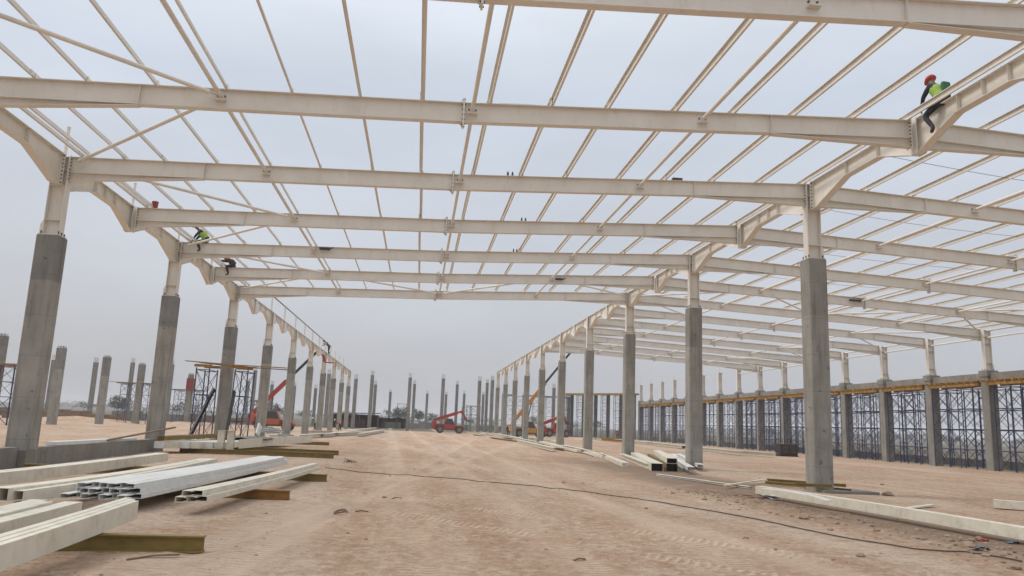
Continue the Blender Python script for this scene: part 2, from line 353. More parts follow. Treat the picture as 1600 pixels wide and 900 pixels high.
    c = mix(c, mix((.10, .09, .07), (.17, .145, .11), nz(.05, 6)), far)
    # tyre tracks with tread
    hsum = None
    for x0, y0, x1, y1 in TRACKS:
        dx_, dy_ = x1-x0, y1-y0; L = math.hypot(dx_, dy_); dx_ /= L; dy_ /= L
        q = mth('ADD', mth('MULTIPLY', mth('SUBTRACT', s.outputs['X'], x0), dy_), mth('MULTIPLY', mth('SUBTRACT', s.outputs['Y'], y0), -dx_))
        al = mth('ADD', mth('MULTIPLY', mth('SUBTRACT', s.outputs['X'], x0), dx_), mth('MULTIPLY', mth('SUBTRACT', s.outputs['Y'], y0), dy_))
        aq = mth('ABSOLUTE', mth('ADD', q, mth('MULTIPLY', nz(1.5, 3), .08)))
        msk = n.new('ShaderNodeMapRange'); msk.inputs[1].default_value = .30; msk.inputs[2].default_value = .22; l.new(aq, msk.inputs[0])
        pat = mth('SINE', mth('ADD', mth('MULTIPLY', al, 2*math.pi/.16), mth('MULTIPLY', aq, 14.0)))
        if y1 > 40:
            bnd = n.new('ShaderNodeMapRange'); bnd.inputs[1].default_value = .75; bnd.inputs[2].default_value = .2; l.new(aq, bnd.inputs[0])
            c = mix(c, (.58, .44, .335), mth('MULTIPLY', mth('MULTIPLY', bnd.outputs[0], nz(.35, 6, .7, mpl.outputs[0], .40, .58)), .55))
        h = mth('MULTIPLY', mth('MULTIPLY', pat, msk.outputs[0]), nz(.5, 4, .6, None, .38, .52))
        hsum = h if hsum is None else mth('ADD', hsum, h)
    c = mix(c, (.74, .61, .47), mth('MULTIPLY', mth('MINIMUM', mth('MAXIMUM', hsum, 0.0), 1.0), .5))
    l.new(c, p.inputs['Base Color'])
    h = mth('ADD', mth('MULTIPLY', nz(9, 8, .7, mpn.outputs[0], .2, .8), .9), mth('MULTIPLY', nz(60, 4, .7, None, .2, .8), .25))
    h = mth('ADD', mth('ADD', h, mth('MULTIPLY', hsum, .35)), mth('MULTIPLY', nz(2.5, 9, .75, None, .2, .8), 1.6))
    bp = n.new('ShaderNodeBump'); bp.inputs['Strength'].default_value = .8; bp.inputs['Distance'].default_value = .05; l.new(h, bp.inputs['Height']); l.new(bp.outputs[0], p.inputs['Normal'])
    return m
gm.materials.append(ground_mat())

# distant low hills on the horizon (right hand side)
mb = MB()
for (x0, x1, y, h, w) in [(250, 1100, 900, 13, 120), (-700, 60, 1000, 9, 100)]:
    N = 40; pts = []
    for i in range(N+1):
        x = x0+(x1-x0)*i/N; e = math.sin(math.pi*i/N)**.5
        pts.append((x, h*e*(.6+.6*noise.fractal(Vector((x*.006, 1, 0)), 1, 2, 4)) ))
    k = len(mb.v); vs = []
    for x, z in pts: vs += [(x, y-w, -1), (x, y, z), (x, y+w, -1)]
    mb.add(vs, [(3*i+a, 3*i+3+a, 3*i+4+a, 3*i+1+a) for i in range(N) for a in (0, 1)])
tag(mb.build('hills', mat('hill_scrub', (.09, .09, .075), .95, var=(.13, .12, .10), nscale=.02), smooth=True), kind='structure')

# ------------------------------------------------------------------ concrete columns and steel posts
def column(x, y, z0, z1, w, m, name='concrete_column', bolts=True, rebar=0, chip=.03, grow=0):
    root = empty(name, (x, y, z0))
    b = MB(); c = .03; h = w/2
    def ring(z, hh, cc): return [(x+a, y+b_, z) for a, b_ in [(-hh+cc, -hh), (hh-cc, -hh), (hh, -hh+cc), (hh, hh-cc), (hh-cc, hh), (-hh+cc, hh), (-hh, hh-cc), (-hh, -hh+cc)]]
    zs = [z0-.15, z0+.4, (z0+z1)*.5, z1-chip, z1]
    vs = []
    for i, z in enumerate(zs): vs += ring(z, h-(chip if i == len(zs)-1 else 0)+grow*(i == 0), c)
    fs = [(8*i+j, 8*i+(j+1) % 8, 8*i+8+(j+1) % 8, 8*i+8+j) for i in range(len(zs)-1) for j in range(8)] + [tuple(range(8*(len(zs)-1), 8*len(zs)))]
    b.add(vs, fs); b.build('shaft', m, root)
    if rebar:
        r_ = MB()
        for a in (-1, 0, 1):
            for e in (-1, 1):
                r_.tube((x+a*h*.75, y+e*h*.75, z1-.1), (x+a*h*.75+random.uniform(-.02, .02), y+e*h*.75, z1+rebar*random.uniform(.8, 1)), .016, 5)
        for zz in (z1+rebar*.3, z1+rebar*.6):
            r_.path([(x+a*h*.75, y+e*h*.75, zz) for a, e in ((-1,-1), (1,-1), (1,1), (-1,1), (-1,-1))], .01, 4)
        r_.build('rebar', REBAR, root)
    return root
def post_proto(h, side):
    """I-section steel post, base plate, bolts, stiffeners; built with its foot at the origin"""
    root = empty('steel_post', (0, 0, 0)); d, bf = .50, .34
    p = MB(); p.bb((-.31, -.27, 0), (.31, .27, .025)); p.build('base_plate', CREAM, root)
    f = MB(); f.bb((-d/2, -bf/2, .027), (-d/2+.016, bf/2, h)); f.build('flange', CREAM, root)
    f = MB(); f.bb((d/2-.016, -bf/2, .027), (d/2, bf/2, h)); f.build('flange', CREAM, root)
    w = MB(); w.bb((-d/2+.018, -.006, .027), (d/2-.018, .006, h)); w.build('web', CREAM, root)
    for zz in (.5, h-.95, h-.45, h-.02):
        s = MB(); s.bb((-d/2+.018, -bf/2+.01, zz), (d/2-.018, -.008, zz+.014)); s.bb((-d/2+.018, .008, zz), (d/2-.018, bf/2-.01, zz+.014)); s.build('stiffener', CREAM, root)
    g = MB(); g.poly([(side*.26, 0, .027), (side*.34, 0, .027), (side*.34, 0, .35), (side*.26, 0, .5)], (0,1,0), .30); g.build('gusset', CREAM, root)
    for a in (-.26, .26):
        for e in (-.2, 0, .2):
            k = MB(); k.tube((a, e, .027), (a, e, .13), .022, 6); k.build('anchor_bolt', BOLT, root)
    return root

col_names = {'L': 'left', 'R': 'right'}
HL, HR = 7.08, 7.95
pl = post_proto(9.67-HL, -1); km = kmap(pl)
pr = post_proto(10.69-HR, 1); km = kmap(pr)
for side, x, h, m, proto in (('left', XL, HL, CONC_L, pl), ('right', XR, HR, CONC_R, pr)):
    for k in range(10):
        y = Y0+12*k
        w = .66
        c = column(x, y, 0 if side == 'right' else 0, h, w, m)
        last = ' at the far end' if k == 9 else ''
        tag(c, f'grey concrete column, {ORD[k]} from the front in the {side} row of the main aisle', 'column', 'concrete columns of the main aisle')
        o = proto if k == 0 else copy_tree(proto, km)
        o.location = (x, y, h)
        tag(o, f'cream steel post on the {ORD[k]} column from the front, {side} aisle row', 'post', 'cream steel posts on the aisle columns')

for side, x, h, m, proto in (('left', XL, HL, CONC_L, pl), ('right', XR, HR, CONC_R, pr)):
    c = column(x, Y0-12, 0, h, .66, m); tag(c, f'grey concrete column just outside the {side} edge of the photo', 'column', 'concrete columns of the main aisle')
    o = copy_tree(proto, km if proto is pr else kmap(proto)); o.location = (x, Y0-12, h); tag(o, f'cream steel post just outside the {side} edge of the photo', 'post', 'cream steel posts on the aisle columns')

# ------------------------------------------------------------------ jack beams (run along the rows, carry the in-between rafters)
def jack_proto(z1, L=12.0):
    root = empty('jack_beam', (0, 0, z1)); a0, a1 = .19, L-.19; H, HM = .47, .98
    def strip(pts, w, t=.014, name='flange'):
        f = MB(); f.sweep([(-w/2, -t/2), (w/2, -t/2), (w/2, t/2), (-w/2, t/2)], pts); f.build(name, CREAM, root)
    strip([(0, a0, z1-.007), (0, a1, z1-.007)], .26, name='top_flange')
    mid = L/2
    bot = [(a0, z1-1.0), (a0+.45, z1-.99), (a0+.50, z1-.96), (a0+2.15, z1-H-.01), (a0+2.2, z1-H), (mid-1.72, z1-H), (mid-1.68, z1-H-.015), (mid-.27, z1-HM+.03), (mid-.22, z1-HM), (mid+.22, z1-HM), (mid+.27, z1-HM+.03), (mid+1.68, z1-H-.015), (mid+1.72, z1-H), (a1-2.2, z1-H), (a1-2.15, z1-H-.01), (a1-.50, z1-.96), (a1-.45, z1-.99), (a1, z1-1.0)]
    w = MB(); w.poly([(0, a0, z1-.016), (0, a1, z1-.016)]+[(0, y, z+.009) for y, z in reversed(bot)], (1,0,0), .011); w.build('web', CREAM, root)
    strip([(0, y, z) for y, z in bot], .26, name='bottom_flange')
    for y in (a0+2.25, mid-1.8, mid+1.8, a1-2.25, L*.25+.3):
        s = MB(); s.bb((-.12, y, z1-H+.01), (-.008, y+.01, z1-.017)); s.bb((.008, y, z1-H+.01), (.12, y+.01, z1-.017)); s.build('stiffener', CREAM, root)
    for y, sg in ((a0, 1), (a1, -1)):
        e = MB(); e.bb((-.14, y-.002-.014*sg, z1-1.0), (.14, y-.002, z1+.06)); ep = e.build('end_plate', CREAM, root)
        for sx in (-1, 1):
            for i in range(8):
                k = MB(); k.tube((sx*.095, y-.004, z1-.93+i*.125), (sx*.095, y+.03*sg, z1-.93+i*.125), .02, 6); k.build('bolt', BOLT, ep)
    for sg in (-1, 1):      # plates taking the in-between rafters
        e = MB(); e.bb((sg*.135-.006, mid-.17, z1-HM-.04), (sg*.135+.006, mid+.17, z1+.02)); e.build('connection_plate', CREAM, root)
    return root
for side, x, z in (('left', XL, 9.73), ('right', XR, 10.745)):
    pj = jack_proto(z); km = kmap(pj)
    for k in range(10):
        y = Y0-12+12*k
        o = pj if k == 0 else copy_tree(pj, km); o.location = (x, y, z)
        tag(o, f'cream haunched beam along the {side} column row, {ORD[k]} bay from the front', 'beam', 'haunched beams along the column rows')

# ------------------------------------------------------------------ rafters
def rafter_proto(xa, xb, detail, splice):
    ia, ib = xa+(.27), xb-(.27)
    z0 = ztop(ia)
    root = empty('roof_rafter', (xa, 0, ztop(xa)))
    H = .53; N = 12
    xs = sorted(set([ia+(ib-ia)*i/N for i in range(N+1)]+[.8 if ia < .8 < ib else ia, ia+4.15, ib-4.15]))
    top = [(x, ztop(x)) for x in xs]
    def strip(pts, w, name, t=.014):
        f = MB(); f.sweep([(-w/2, -t/2), (w/2, -t/2), (w/2, t/2), (-w/2, t/2)], pts); return f.build(name, CREAM, root)
    strip([(x, 0, z-.007) for x, z in top], .22, 'top_flange')
    strip([(x, 0, z-H+.007) for x, z in top], .22, 'bottom_flange')
    w = MB(); w.poly([(x, 0, z-.016) for x, z in top]+[(x, 0, z-H+.016) for x, z in reversed(top)], (0,1,0), .010); w.build('web', CREAM, root)
    for a, sg in ((ia, 1), (ib, -1)):
        e = a+4.1*sg; za, ze = ztop(a), ztop(e)
        h = MB(); h.poly([(a, 0, za-H-.002), (e, 0, ze-H-.002), (a, 0, za-H-.24)], (0,1,0), .010); h.build('haunch', CREAM, root)
        strip([(a, 0, za-H-.25), (e, 0, ze-H-.012)], .22, 'haunch_flange')
        s = MB(); s.bb((e-.006, -.1, ze-H+.016), (e+.006, -.007, ze-.016)); s.bb((e-.006, .007, ze-H+.016), (e+.006, .1, ze-.016)); s.build('stiffener', CREAM, root)
        p = MB(); p.bb((a-.016*sg, -.14, za-H-.30), (a-.001*sg, .14, za+.03)); ep = p.build('end_plate', CREAM, root)
        if detail:
            for sy_ in (-1, 1):
                for i in range(7):
                    k = MB(); z = za-H-.22+i*.11; k.tube((a-.03*sg, sy_*.1, z), (a+.03*sg, sy_*.1, z), .02, 6); k.build('bolt', BOLT, ep)
    for sx in splice:
        z = ztop(sx); p = MB(); p.bb((sx-.022, -.13, z-H-.12), (sx-.001, .13, z+.12)); p.bb((sx+.001, -.13, z-H-.12), (sx+.022, .13, z+.12))
        p.poly([(sx-.16, 0, z+.001), (sx-.024, 0, z+.001), (sx-.024, 0, z+.11)], (0,1,0), .01); p.poly([(sx-.16, 0, z-H-.001), (sx-.024, 0, z-H-.11), (sx-.024, 0, z-H-.001)], (0,1,0), .01)
        pp = p.build('splice_plate', CREAM, root)
        if detail:
            for sy_ in (-1, 1):
                for i in range(6):
                    k = MB(); zz = z-H-.07+i*.136; k.tube((sx-.045, sy_*.09, zz), (sx+.045, sy_*.09, zz), .018, 6); k.build('bolt', BOLT, pp)
    if detail:
        for x in purlins_for(xa):
            z = ztop(x); c = MB(); c.bb((x+.03, -.05, z+.001), (x+.042, .05, z+.15)); c.bb((x-.02, -.05, z+.001), (x+.03, .05, z+.011)); c.tube((x+.02, -.03, z-.03), (x+.02, -.03, z+.03), .014, 5); c.tube((x-.05, .05, z-.03), (x-.05, .05, z+.03), .014, 5)
            c.build('cleat', BOLT if False else CREAM, root)
        for x in struts_for(xa):
            z = ztop(x)-.22
            c = MB(); c.bb((x-.13, -.15, z-.09), (x+.13, -.007, z-.08+.02)); g = c.build('gusset', CREAM, root)
            for q in (-1, 1):
                for zz in (-.05, .05):
                    k = MB(); k.tube((x+q*.09, -.035, z+zz), (x+q*.09, -.006, z+zz), .022, 6); k.build('bolt', BOLT, g)
    return root
PUR_L = [-11.15, -10.9, -9.86, -8.65, -6.99, -5.30, -3.68, -1.96, -.34, 1.43, 3.06, 4.60, 6.48, 8.14, 9.88, 11.61, 13.22]
PUR_R = [13.98, 15.65, 17.4, 19.1, 20.75, 22.75, 24.4, 26.1, 27.75, 29.4, 31.05, 32.7, 34.35, 36.0, 37.6, 38.6]
ST_L = [XL+6.32, .98, XL+18.97]; ST_R = [XR+6.33, XR+12.66, XR+18.99]
def purlins_for(xa): return PUR_L if xa < 0 else PUR_R
def struts_for(xa): return ST_L if xa < 0 else ST_R

protoL = rafter_proto(XL, XR, True, [.75]); km = kmap(protoL)
for k in range(NL):
    o = protoL if k == 0 else copy_tree(protoL, km); o.location = (XL, YF[k], ztop(XL))
    tag(o, f'cream roof rafter over the main aisle, {ORD[k]} from the front', 'rafter', 'rafters over the main aisle')
protoR = rafter_proto(XR, X3, True, [26.5]); km = kmap(protoR)
for k in range(1, 13):
    o = protoR if k == 1 else copy_tree(protoR, km); o.location = (XR, YF[k], ztop(XR))
    tag(o, f'cream roof rafter over the right hand bay, {ORD[k-1]} from the front', 'rafter', 'rafters over the right hand bay')

# ------------------------------------------------------------------ purlins, struts, braces
pm = {}
for i, x in enumerate(PUR_L+PUR_R):
    left = x < XR+.1
    for k in range(0, NL-1):
        j = i if left else i-len(PUR_L)
        key = 'p'
        if not left and k == 0 and x > 24: continue
        if 'p' not in pm:
            b = MB(); b.sweep(SEC_Z(.15, .056, .007, .018), [(0, -.25, 0), (0, BAY+.25, 0)]); pm['p'] = b.mesh('roof_purlin', CREAM)
        o = bpy.data.objects.new('roof_purlin', pm['p']); col.objects.link(o)
        o.location = (x+random.uniform(-.02, .02), YF[k], ztop(x)+.003+(.008 if k % 2 else 0)); 
        if left: tag(o, f'cream aisle purlin, {ORD[j]} from the left columns, {ORD[k]} roof bay from the front', 'purlin', 'purlins over the main aisle')
        else: tag(o, f'cream roof purlin, {ORD[j]} right of the ridge, {ORD[k]} roof bay from the front', 'purlin', 'purlins over the right hand bay')
b = MB(); b.tube((0, .16, 0), (0, BAY-.16, 0), .055, 12)
for y in (.02, BAY-.2): b.bb((-.005, y, -.05), (.005, y+.18, .05))
sm = b.mesh('strut_tube', CREAM, smooth=False)
for i, x in enumerate(ST_L+ST_R):
    left = i < 3
    for k in range(0 if left else 1, NL-1 if left else 12):
        o = bpy.data.objects.new('strut_tube', sm); col.objects.link(o); o.location = (x, YF[k], ztop(x)-.20)
        w = 'main aisle' if left else 'right hand bay'
        tag(o, f'round strut tube, {ORD[i%3]} line from the left, {ORD[k if left else k-1]} roof bay, {w}', 'strut', f'strut tubes of the {w}')
def brace(p, q, label, grp, r=.055):
    p, q = Vector(p), Vector(q); d = (q-p).normalized()
    b = MB(); b.tube(p+d*.35, q-d*.35, r, 12)
    b.sweep([(-.05, -.005), (.05, -.005), (.05, .005), (-.05, .005)], [p+d*.12, p+d*.36]); b.sweep([(-.05, -.005), (.05, -.005), (.05, .005), (-.05, .005)], [q-d*.36, q-d*.12])
    o = b.build('roof_brace', CREAM, org=p); tag(o, label, 'brace', grp); return o
zt = lambda x: ztop(x)-.17
def zig(xc, xs, ks, first_on_col, w, grp):
    # V bracing: column-line nodes on even frames, strut nodes on odd frames
    for k in ks:
        a = (xc, YF[k]) if (k % 2 == 0) == first_on_col else (xs, YF[k]); c = (xs, YF[k+1]) if (k % 2 == 0) == first_on_col else (xc, YF[k+1])
        brace((a[0], a[1], zt(a[0])), (c[0], c[1], zt(c[0])), f'cream diagonal roof brace tube {w}, {ORD[k]} roof bay from the front', grp)
zig(XL+.35, ST_L[0], range(0, 6), True, 'beside the left column row', 'diagonal braces beside the left columns')
zig(X3-.3, ST_R[2], range(4, 12), True, 'beside the far right posts', 'diagonal braces beside the far right posts')
zig(XR+.35, ST_R[0], range(5, 12), True, 'right of the ridge beams', 'diagonal braces right of the ridge')
k = 5
brace((ST_L[0], YF[5], zt(ST_L[0])), (ST_L[1], YF[6], zt(ST_L[1])), 'cream diagonal brace tube in the last roof bay, left of the rafter splice', 'crossing braces of the last bay')
brace((ST_L[1], YF[6], zt(ST_L[1])), (ST_L[2], YF[5], zt(ST_L[2])), 'cream diagonal brace tube in the last roof bay, right of the rafter splice', 'crossing braces of the last bay')
brace((ST_L[2], YF[5], zt(ST_L[2])), (XR-.35, YF[6], zt(XR)), 'cream diagonal brace tube in the last roof bay, beside the right column row', 'crossing braces of the last bay')
for i, (a, c) in enumerate(((ST_R[0], ST_R[1]), (ST_R[1], ST_R[2]))):
    brace((a, YF[5+i], zt(a)), (c, YF[6-i], zt(c)), f'cream diagonal brace tube across the right hand bay, {ORD[i]} from the ridge', 'crossing braces of the right hand bay')
# safety wires over the right hand bay
def wire(pts, label, grp, r=.009, name='safety_wire'):
    b = MB(); b.path(pts, r, 5); o = b.build(name, REBAR if r > .03 else GREYST, org=pts[0]); tag(o, label, 'wire', grp); return o
for i, yy in enumerate((16.2, 22.3, 28.1, 34.2, 40.2)):
    xa, xb = XR+.2, XR+15
    wire([(xa+(xb-xa)*t/8, yy+t*.06, ztop(xa+(xb-xa)*t/8)+.28-.25*math.sin(math.pi*t/8)) for t in range(9)], f'thin grey safety wire over the right hand bay, {ORD[i]} from the front', 'thin wires over the right hand bay')
# guard posts with a line along the far left jack beams
for i in range(11):
    y = YF[8]+6*i if i < 8 else YF[8]+6*i; h = 1.28 if i < 8 else 1.15
    b = MB(); b.bb((XL-.05, y-.05, 9.73), (XL+.05, y+.05, 9.73+h)); b.bb((XL-.08, y-.08, 9.733), (XL+.08, y+.08, 9.745))
    o = b.build('guard_post', CREAM, org=(XL, y, 9.73)); tag(o, f'thin guard post on the left haunched beams, {ORD[i]} from the front', 'post', 'guard posts on the left beams')
wire([(XL, YF[8]+6*i, 10.98-(0 if i % 1 == 0 else 0)) for i in range(8)], 'dark guard line strung between the thin posts on the left beams', 'guard lines', .05, 'guard_line')
for side, x, z0 in (('left', XL, 9.74), ('right', XR, 10.75)):   # short rods above the nearest joints
    for k in range(0, 4):
        if side == 'right': continue
        y = YF[2]+6*k; b = MB(); b.tube((x+.02, y, z0), (x+.02, y, z0+.95), .05, 10); b.tube((x+.02, y, z0+.95), (x+.02, y, z0+.97), .06, 10)
        o = b.build('stub_pipe', CREAM, org=(x+.02, y, z0)); tag(o, f'short upright cream pipe on the left beam joint, {ORD[k]} from the front', 'pipe', 'upright pipes on the left beam joints')

# ------------------------------------------------------------------ far right wall line: columns, posts, beam, formwork, scaffold
prr = post_proto(ztop(X3)-.08-6.72, 1); km = kmap(prr)
RRY = [48.9+6*k-6 for k in range(0, 16)]
for k, y in enumerate(RRY):
    c = column(X3, y, 0, 6.55, .72, CONC)
    cap = MB(); cap.bb((X3-.42, y-.42, 6.30), (X3+.42, y+.42, 6.72)); cap.build('head', CONC, c)
    tag(c, f'grey concrete column of the far right row, {ORD[k]} from the right edge of the photo', 'column', 'columns of the far right row')
    o = prr if k == 0 else copy_tree(prr, km); o.location = (X3, y, 6.72)
    tag(o, f'cream steel post on the far right column row, {ORD[k]} from the right edge', 'post', 'steel posts of the far right row')
    if k > 7:
        b = MB(); b.tube((X3, y, ztop(X3)-.05), (X3, y, ztop(X3)+1.1), .03, 6); q = b.build('guard_post', CREAM, org=(X3, y, ztop(X3)-.05)); tag(q, f'thin guard rod above the {ORD[k]} far right post from the right edge', 'post', 'guard rods on the far right posts')
    if k < len(RRY)-1:
        b = MB(); b.bb((X3-.22, y+.43, 6.08), (X3+.22, y+BAY-.43, 6.55)); o = b.build('concrete_beam', CONC, org=(X3, y+3, 6.08))
        tag(o, f'grey concrete beam between far right columns, {ORD[k]} bay from the right edge', 'beam', 'concrete beams of the far right row')
        # timber formwork below the beam
        rt = empty('formwork_deck', (X3, y+3, 5.7))
        b = MB(); b.bb((X3-.5, y+.40, 6.02), (X3+.5, y+BAY-.40, 6.072)); b.build('soffit_board', TIMBER, rt)
        n = 9
        for j in range(n):
            yy = y+.55+j*(BAY-1.1)/(n-1); b = MB(); b.bb((X3-random.uniform(.7, 1.15), yy-.05, 5.86), (X3+1.0, yy+.05, 6.015)); b.build('joist', TIMBER, rt)
        for sx in (-.55, .55):
            b = MB(); b.bb((X3+sx-.05, y+.38, 5.68), (X3+sx+.05, y+BAY-.38, 5.855)); b.build('bearer', TIMBER, rt)
        tag(rt, f'timber formwork deck under the concrete beam, {ORD[k]} bay from the right edge', 'formwork', 'formwork decks of the far right row')
        # two longitudinal rails between the steel posts
        for zz, nm in ((ztop(X3)-.12, 'upper'), (ztop(X3)-.60, 'lower')):
            if k >= 8 and nm == 'lower': continue
            b = MB(); b.tube((X3, y+.02, zz), (X3, y+BAY-.02, zz), .06 if k < 8 else .03, 8); o = b.build('eaves_rail', CREAM, org=(X3, y, zz)); tag(o, f'cream {nm} rail between far right steel posts, {ORD[k]} bay from the right edge', 'rail', 'rails between the far right posts')

def tower_proto(w, d, h, m, lift=1.15):
    root = empty('scaffold_tower', (0, 0, 0)); n = max(2, int(h/lift)); st = h/n
    cs = [(-w/2, -d/2), (w/2, -d/2), (w/2, d/2), (-w/2, d/2)]
    for a, b_ in cs:
        b = MB(); b.tube((a, b_, 0), (a, b_, h), .037, 6); b.bb((a-.07, b_-.07, 0), (a+.07, b_+.07, .01)); b.build('standard', m, root)
    for i in range(4):
        p, q = Vector((*cs[i], 0)), Vector((*cs[(i+1) % 4], 0)); b = MB()
        for j in range(1, n+1): z = Vector((0, 0, j*st-.12)); b = MB(); b.tube(p+z, q+z, .026, 5); b.build('ledger', m, root)
        b = MB()
        for j in range(n):
            z0 = Vector((0, 0, j*st+.05)); z1 = Vector((0, 0, (j+1)*st-.14)); b.tube(p+z0, q+z1, .016, 5)
            if i % 2 == 0 or j % 2: b.tube(q+z0, p+z1, .016, 5)
        b.build('cross_brace', m, root)
    return root
tp = tower_proto(1.25, 1.5, 5.66, BLUE); km = kmap(tp); first = True
for k, y in enumerate(RRY[:-1]):
    for j in range(2):
        o = tp if first else copy_tree(tp, km); first = False
        o.location = (X3+random.uniform(-.1, .25), y+1.72+j*2.6+random.uniform(-.08, .08), 0); o.rotation_euler = (0, 0, random.uniform(-.03, .03))
        tag(o, f'blue scaffold tower under the right concrete beam, {ORD[k]} bay from the right, {["nearer","farther"][j]} one', 'scaffold tower', 'blue scaffold towers of the far right row')
        if k < 9:
            o = copy_tree(tp, km); o.location = (X3+2.3+random.uniform(-.1, .2), y+1.3+j*2.9, 0)
            tag(o, f'blue scaffold tower behind the right concrete beam, {ORD[k]} bay from the right, {["nearer","farther"][j]} one', 'scaffold tower', 'blue scaffold towers behind the far right row')

# gable end scaffold row beyond the right hand bay
km = kmap(tp)
tp2 = tower_proto(1.3, 1.5, 7.9, BLUE); km = kmap(tp2)
for i in range(6):
    t = i/5; x, y = 29.4+t*9.2, 150-t*12
    o = tp2 if i == 0 else copy_tree(tp2, km); o.location = (x, y, 0); tag(o, f'tall dark blue scaffold tower at the far end wall, {ORD[i]} from the left', 'scaffold tower', 'tall scaffold towers of the far end wall')
    c = column(x+.9, y+1.3, 0, 8.3, .6, CONC); tag(c, f'grey column inside the far end scaffold, {ORD[i]} from the left', 'column', 'columns inside the far end scaffold')
b = MB(); b.sweep([(-.8, 0), (.8, 0), (.8, .3), (-.8, .3)], [(28.6, 151, 7.95), (39.4, 137, 7.95)]); o = b.build('formwork_deck', TIMBER, org=(34, 144, 7.95)); tag(o, 'timber deck on top of the tall scaffold at the far end wall', 'formwork')

# grey scaffold bays seen between the right hand columns, far away
tp3 = tower_proto(1.6, 1.6, 7.9, GREYST, 1.6); km = kmap(tp3)
for i, px_ in enumerate((797, 812, 838, 858, 880)):
    p = at(px_, 640, 1, 165); o = tp3 if i == 0 else copy_tree(tp3, km); o.location = (p.x, 165, 0)
    tag(o, f'grey scaffold tower far behind the right hand columns, {ORD[i]} from the left', 'scaffold tower', 'far grey scaffold towers')
for i, (a, c) in enumerate(((789, 806), (816, 845), (848, 868), (870, 893))):
    p, q = at(a, 640, 1, 165), at(c, 640, 1, 165); b = MB(); b.bb((p.x, 164, 7.92), (q.x, 166, 8.1)); o = b.build('deck_board', PLANK, org=(p.x, 165, 7.92)); tag(o, f'thin plank deck on the far grey scaffold, {ORD[i]} from the left', 'deck', 'plank decks of the far scaffold')

# ------------------------------------------------------------------ free-standing columns beyond (rebar sprouting)
rowsY = [(140, [(557, 584), (582.7, 578), (641.7, 582), (693.4, 583.5), (750, 587), (770, 586), (515, 576)]),
         (168, [(587.5, 594), (648.4, 593), (715, 594), (761.8, 591.5), (461, 596), (494, 600), (426, 594)]),
         (215, [(610.6, 607), (668, 610), (697.5, 611), (725.8, 610), (755.5, 611), (389, 590), (818.7, 612), (786.7, 611)]),
         (150, [(865.8, 598.7), (889, 613), (400, 571)])]
lst = []
for Y, ps in rowsY:
    for (x, y) in ps:
        p = at(x, y, 1, Y); lst.append((x, p.x, Y, p.z))
lst.sort()
for i, (x, X, Y, Z) in enumerate(lst):
    c = column(X, Y, 0, Z-.9, .62 if Y < 200 else .7, CONC, rebar=.9)
    tag(c, f'bare grey rebar-topped column, {ORD[i]} from the left among the far middle ones', 'column', 'bare columns beyond the far end')
LB = [(5, 521, 73.3), (96, 542, 85), (167.6, 557, 97), (222, 568, 109), (300, 585, 132)]
for i, (x, y, Y) in enumerate(LB):
    p = at(x, y, 0, -37); c = column(-37, Y, 0, 7.85, .75, CONC_L, rebar=.25)
    if i == 4:
        b = MB(); b.bb((-37.5, Y-.5, 5.2), (-36.5, Y+.5, 7.2)); b.build('formwork', FORMRED, c); c['label'] = 'grey column with red formwork around its top, rightmost of the left background row'
        c['category'] = 'column'; c['group'] = 'columns of the left background row'
    else: tag(c, f'thick bare grey column left of the main building, {ORD[i]} from the left edge', 'column', 'columns of the left background row')
for i, (x, y, Y) in enumerate([(86, 556, 122), (151, 560, 130), (208.4, 561, 146), (270, 564, 150)]):
    p = at(x, y, 1, Y); c = column(p.x, Y, 0, p.z-.6, .62, CONC, rebar=.9); tag(c, f'thin grey column with rebar in the far left background, {ORD[i]} from the left', 'column', 'thin columns of the far left background')
# small scaffolds round some of them
tps = tower_proto(1.1, 2.4, 5.2, BLUE, 1.3); km = kmap(tps); n_ = 0
for (Y, lab) in ((73.3, 'at the left edge of the photo'), (109, 'round the fourth background column from the left'), (132, 'round the column with red formwork')):
    for sx in (-1.4, 1.4):
        o = tps if n_ == 0 else copy_tree(tps, km); n_ += 1; o.location = (-37+sx, Y, 0)
        tag(o, f'blue scaffold frame {lab}, {"left" if sx<0 else "right"} side', 'scaffold tower', 'scaffold frames of the left background')
    b = MB(); b.bb((-39.6, Y-1.2, 5.215), (-37.45, Y+1.2, 5.3)); b.bb((-36.55, Y-1.2, 5.215), (-34.4, Y+1.2, 5.3)); b.bb((-40.4, Y-1.5, 5.305), (-34.6, Y-1.25, 5.36))
    o = b.build('deck_board', TIMBER if Y < 80 else PLANK, org=(-37, Y, 5.215)); tag(o, f'timber deck {lab}', 'deck', 'timber decks of the left background')

# scaffold round the third column of the left row
tq = tower_proto(.75, 1.9, 4.42, BLUE, 1.45); km = kmap(tq)
for i, xx in enumerate((XL-1.05, XL+1.05)):
    o = tq if i == 0 else copy_tree(tq, km); o.location = (xx, YF[6]-.3, .02); o.rotation_euler = (0, .02 if i else -.01, 0)
    tag(o, f'dark blue scaffold frame {["left","right"][i]} of the third column in the left row', 'scaffold tower', 'scaffold frames of the third left column')
for i, (a, c, y, z, w, m_) in enumerate([(-13.9, -8.0, 48.05, 4.66, .22, TIMBER), (-13.2, -9.9, 48.45, 4.62, .25, PLANK), (-12.9, -8.2, 49.95, 4.66, .22, PLANK)]):
    b = MB(); b.sweep(SEC_B(.05, w), [(a, y, z+.12), ((a+c)/2, y, z), (c, y+.1, z-.03)], ); o = b.build('scaffold_plank', m_, org=(a, y, z)); tag(o, f'long timber plank on the scaffold at the third left column, {["nearest","middle","rearmost"][i]} one', 'plank', 'planks on the third column scaffold')
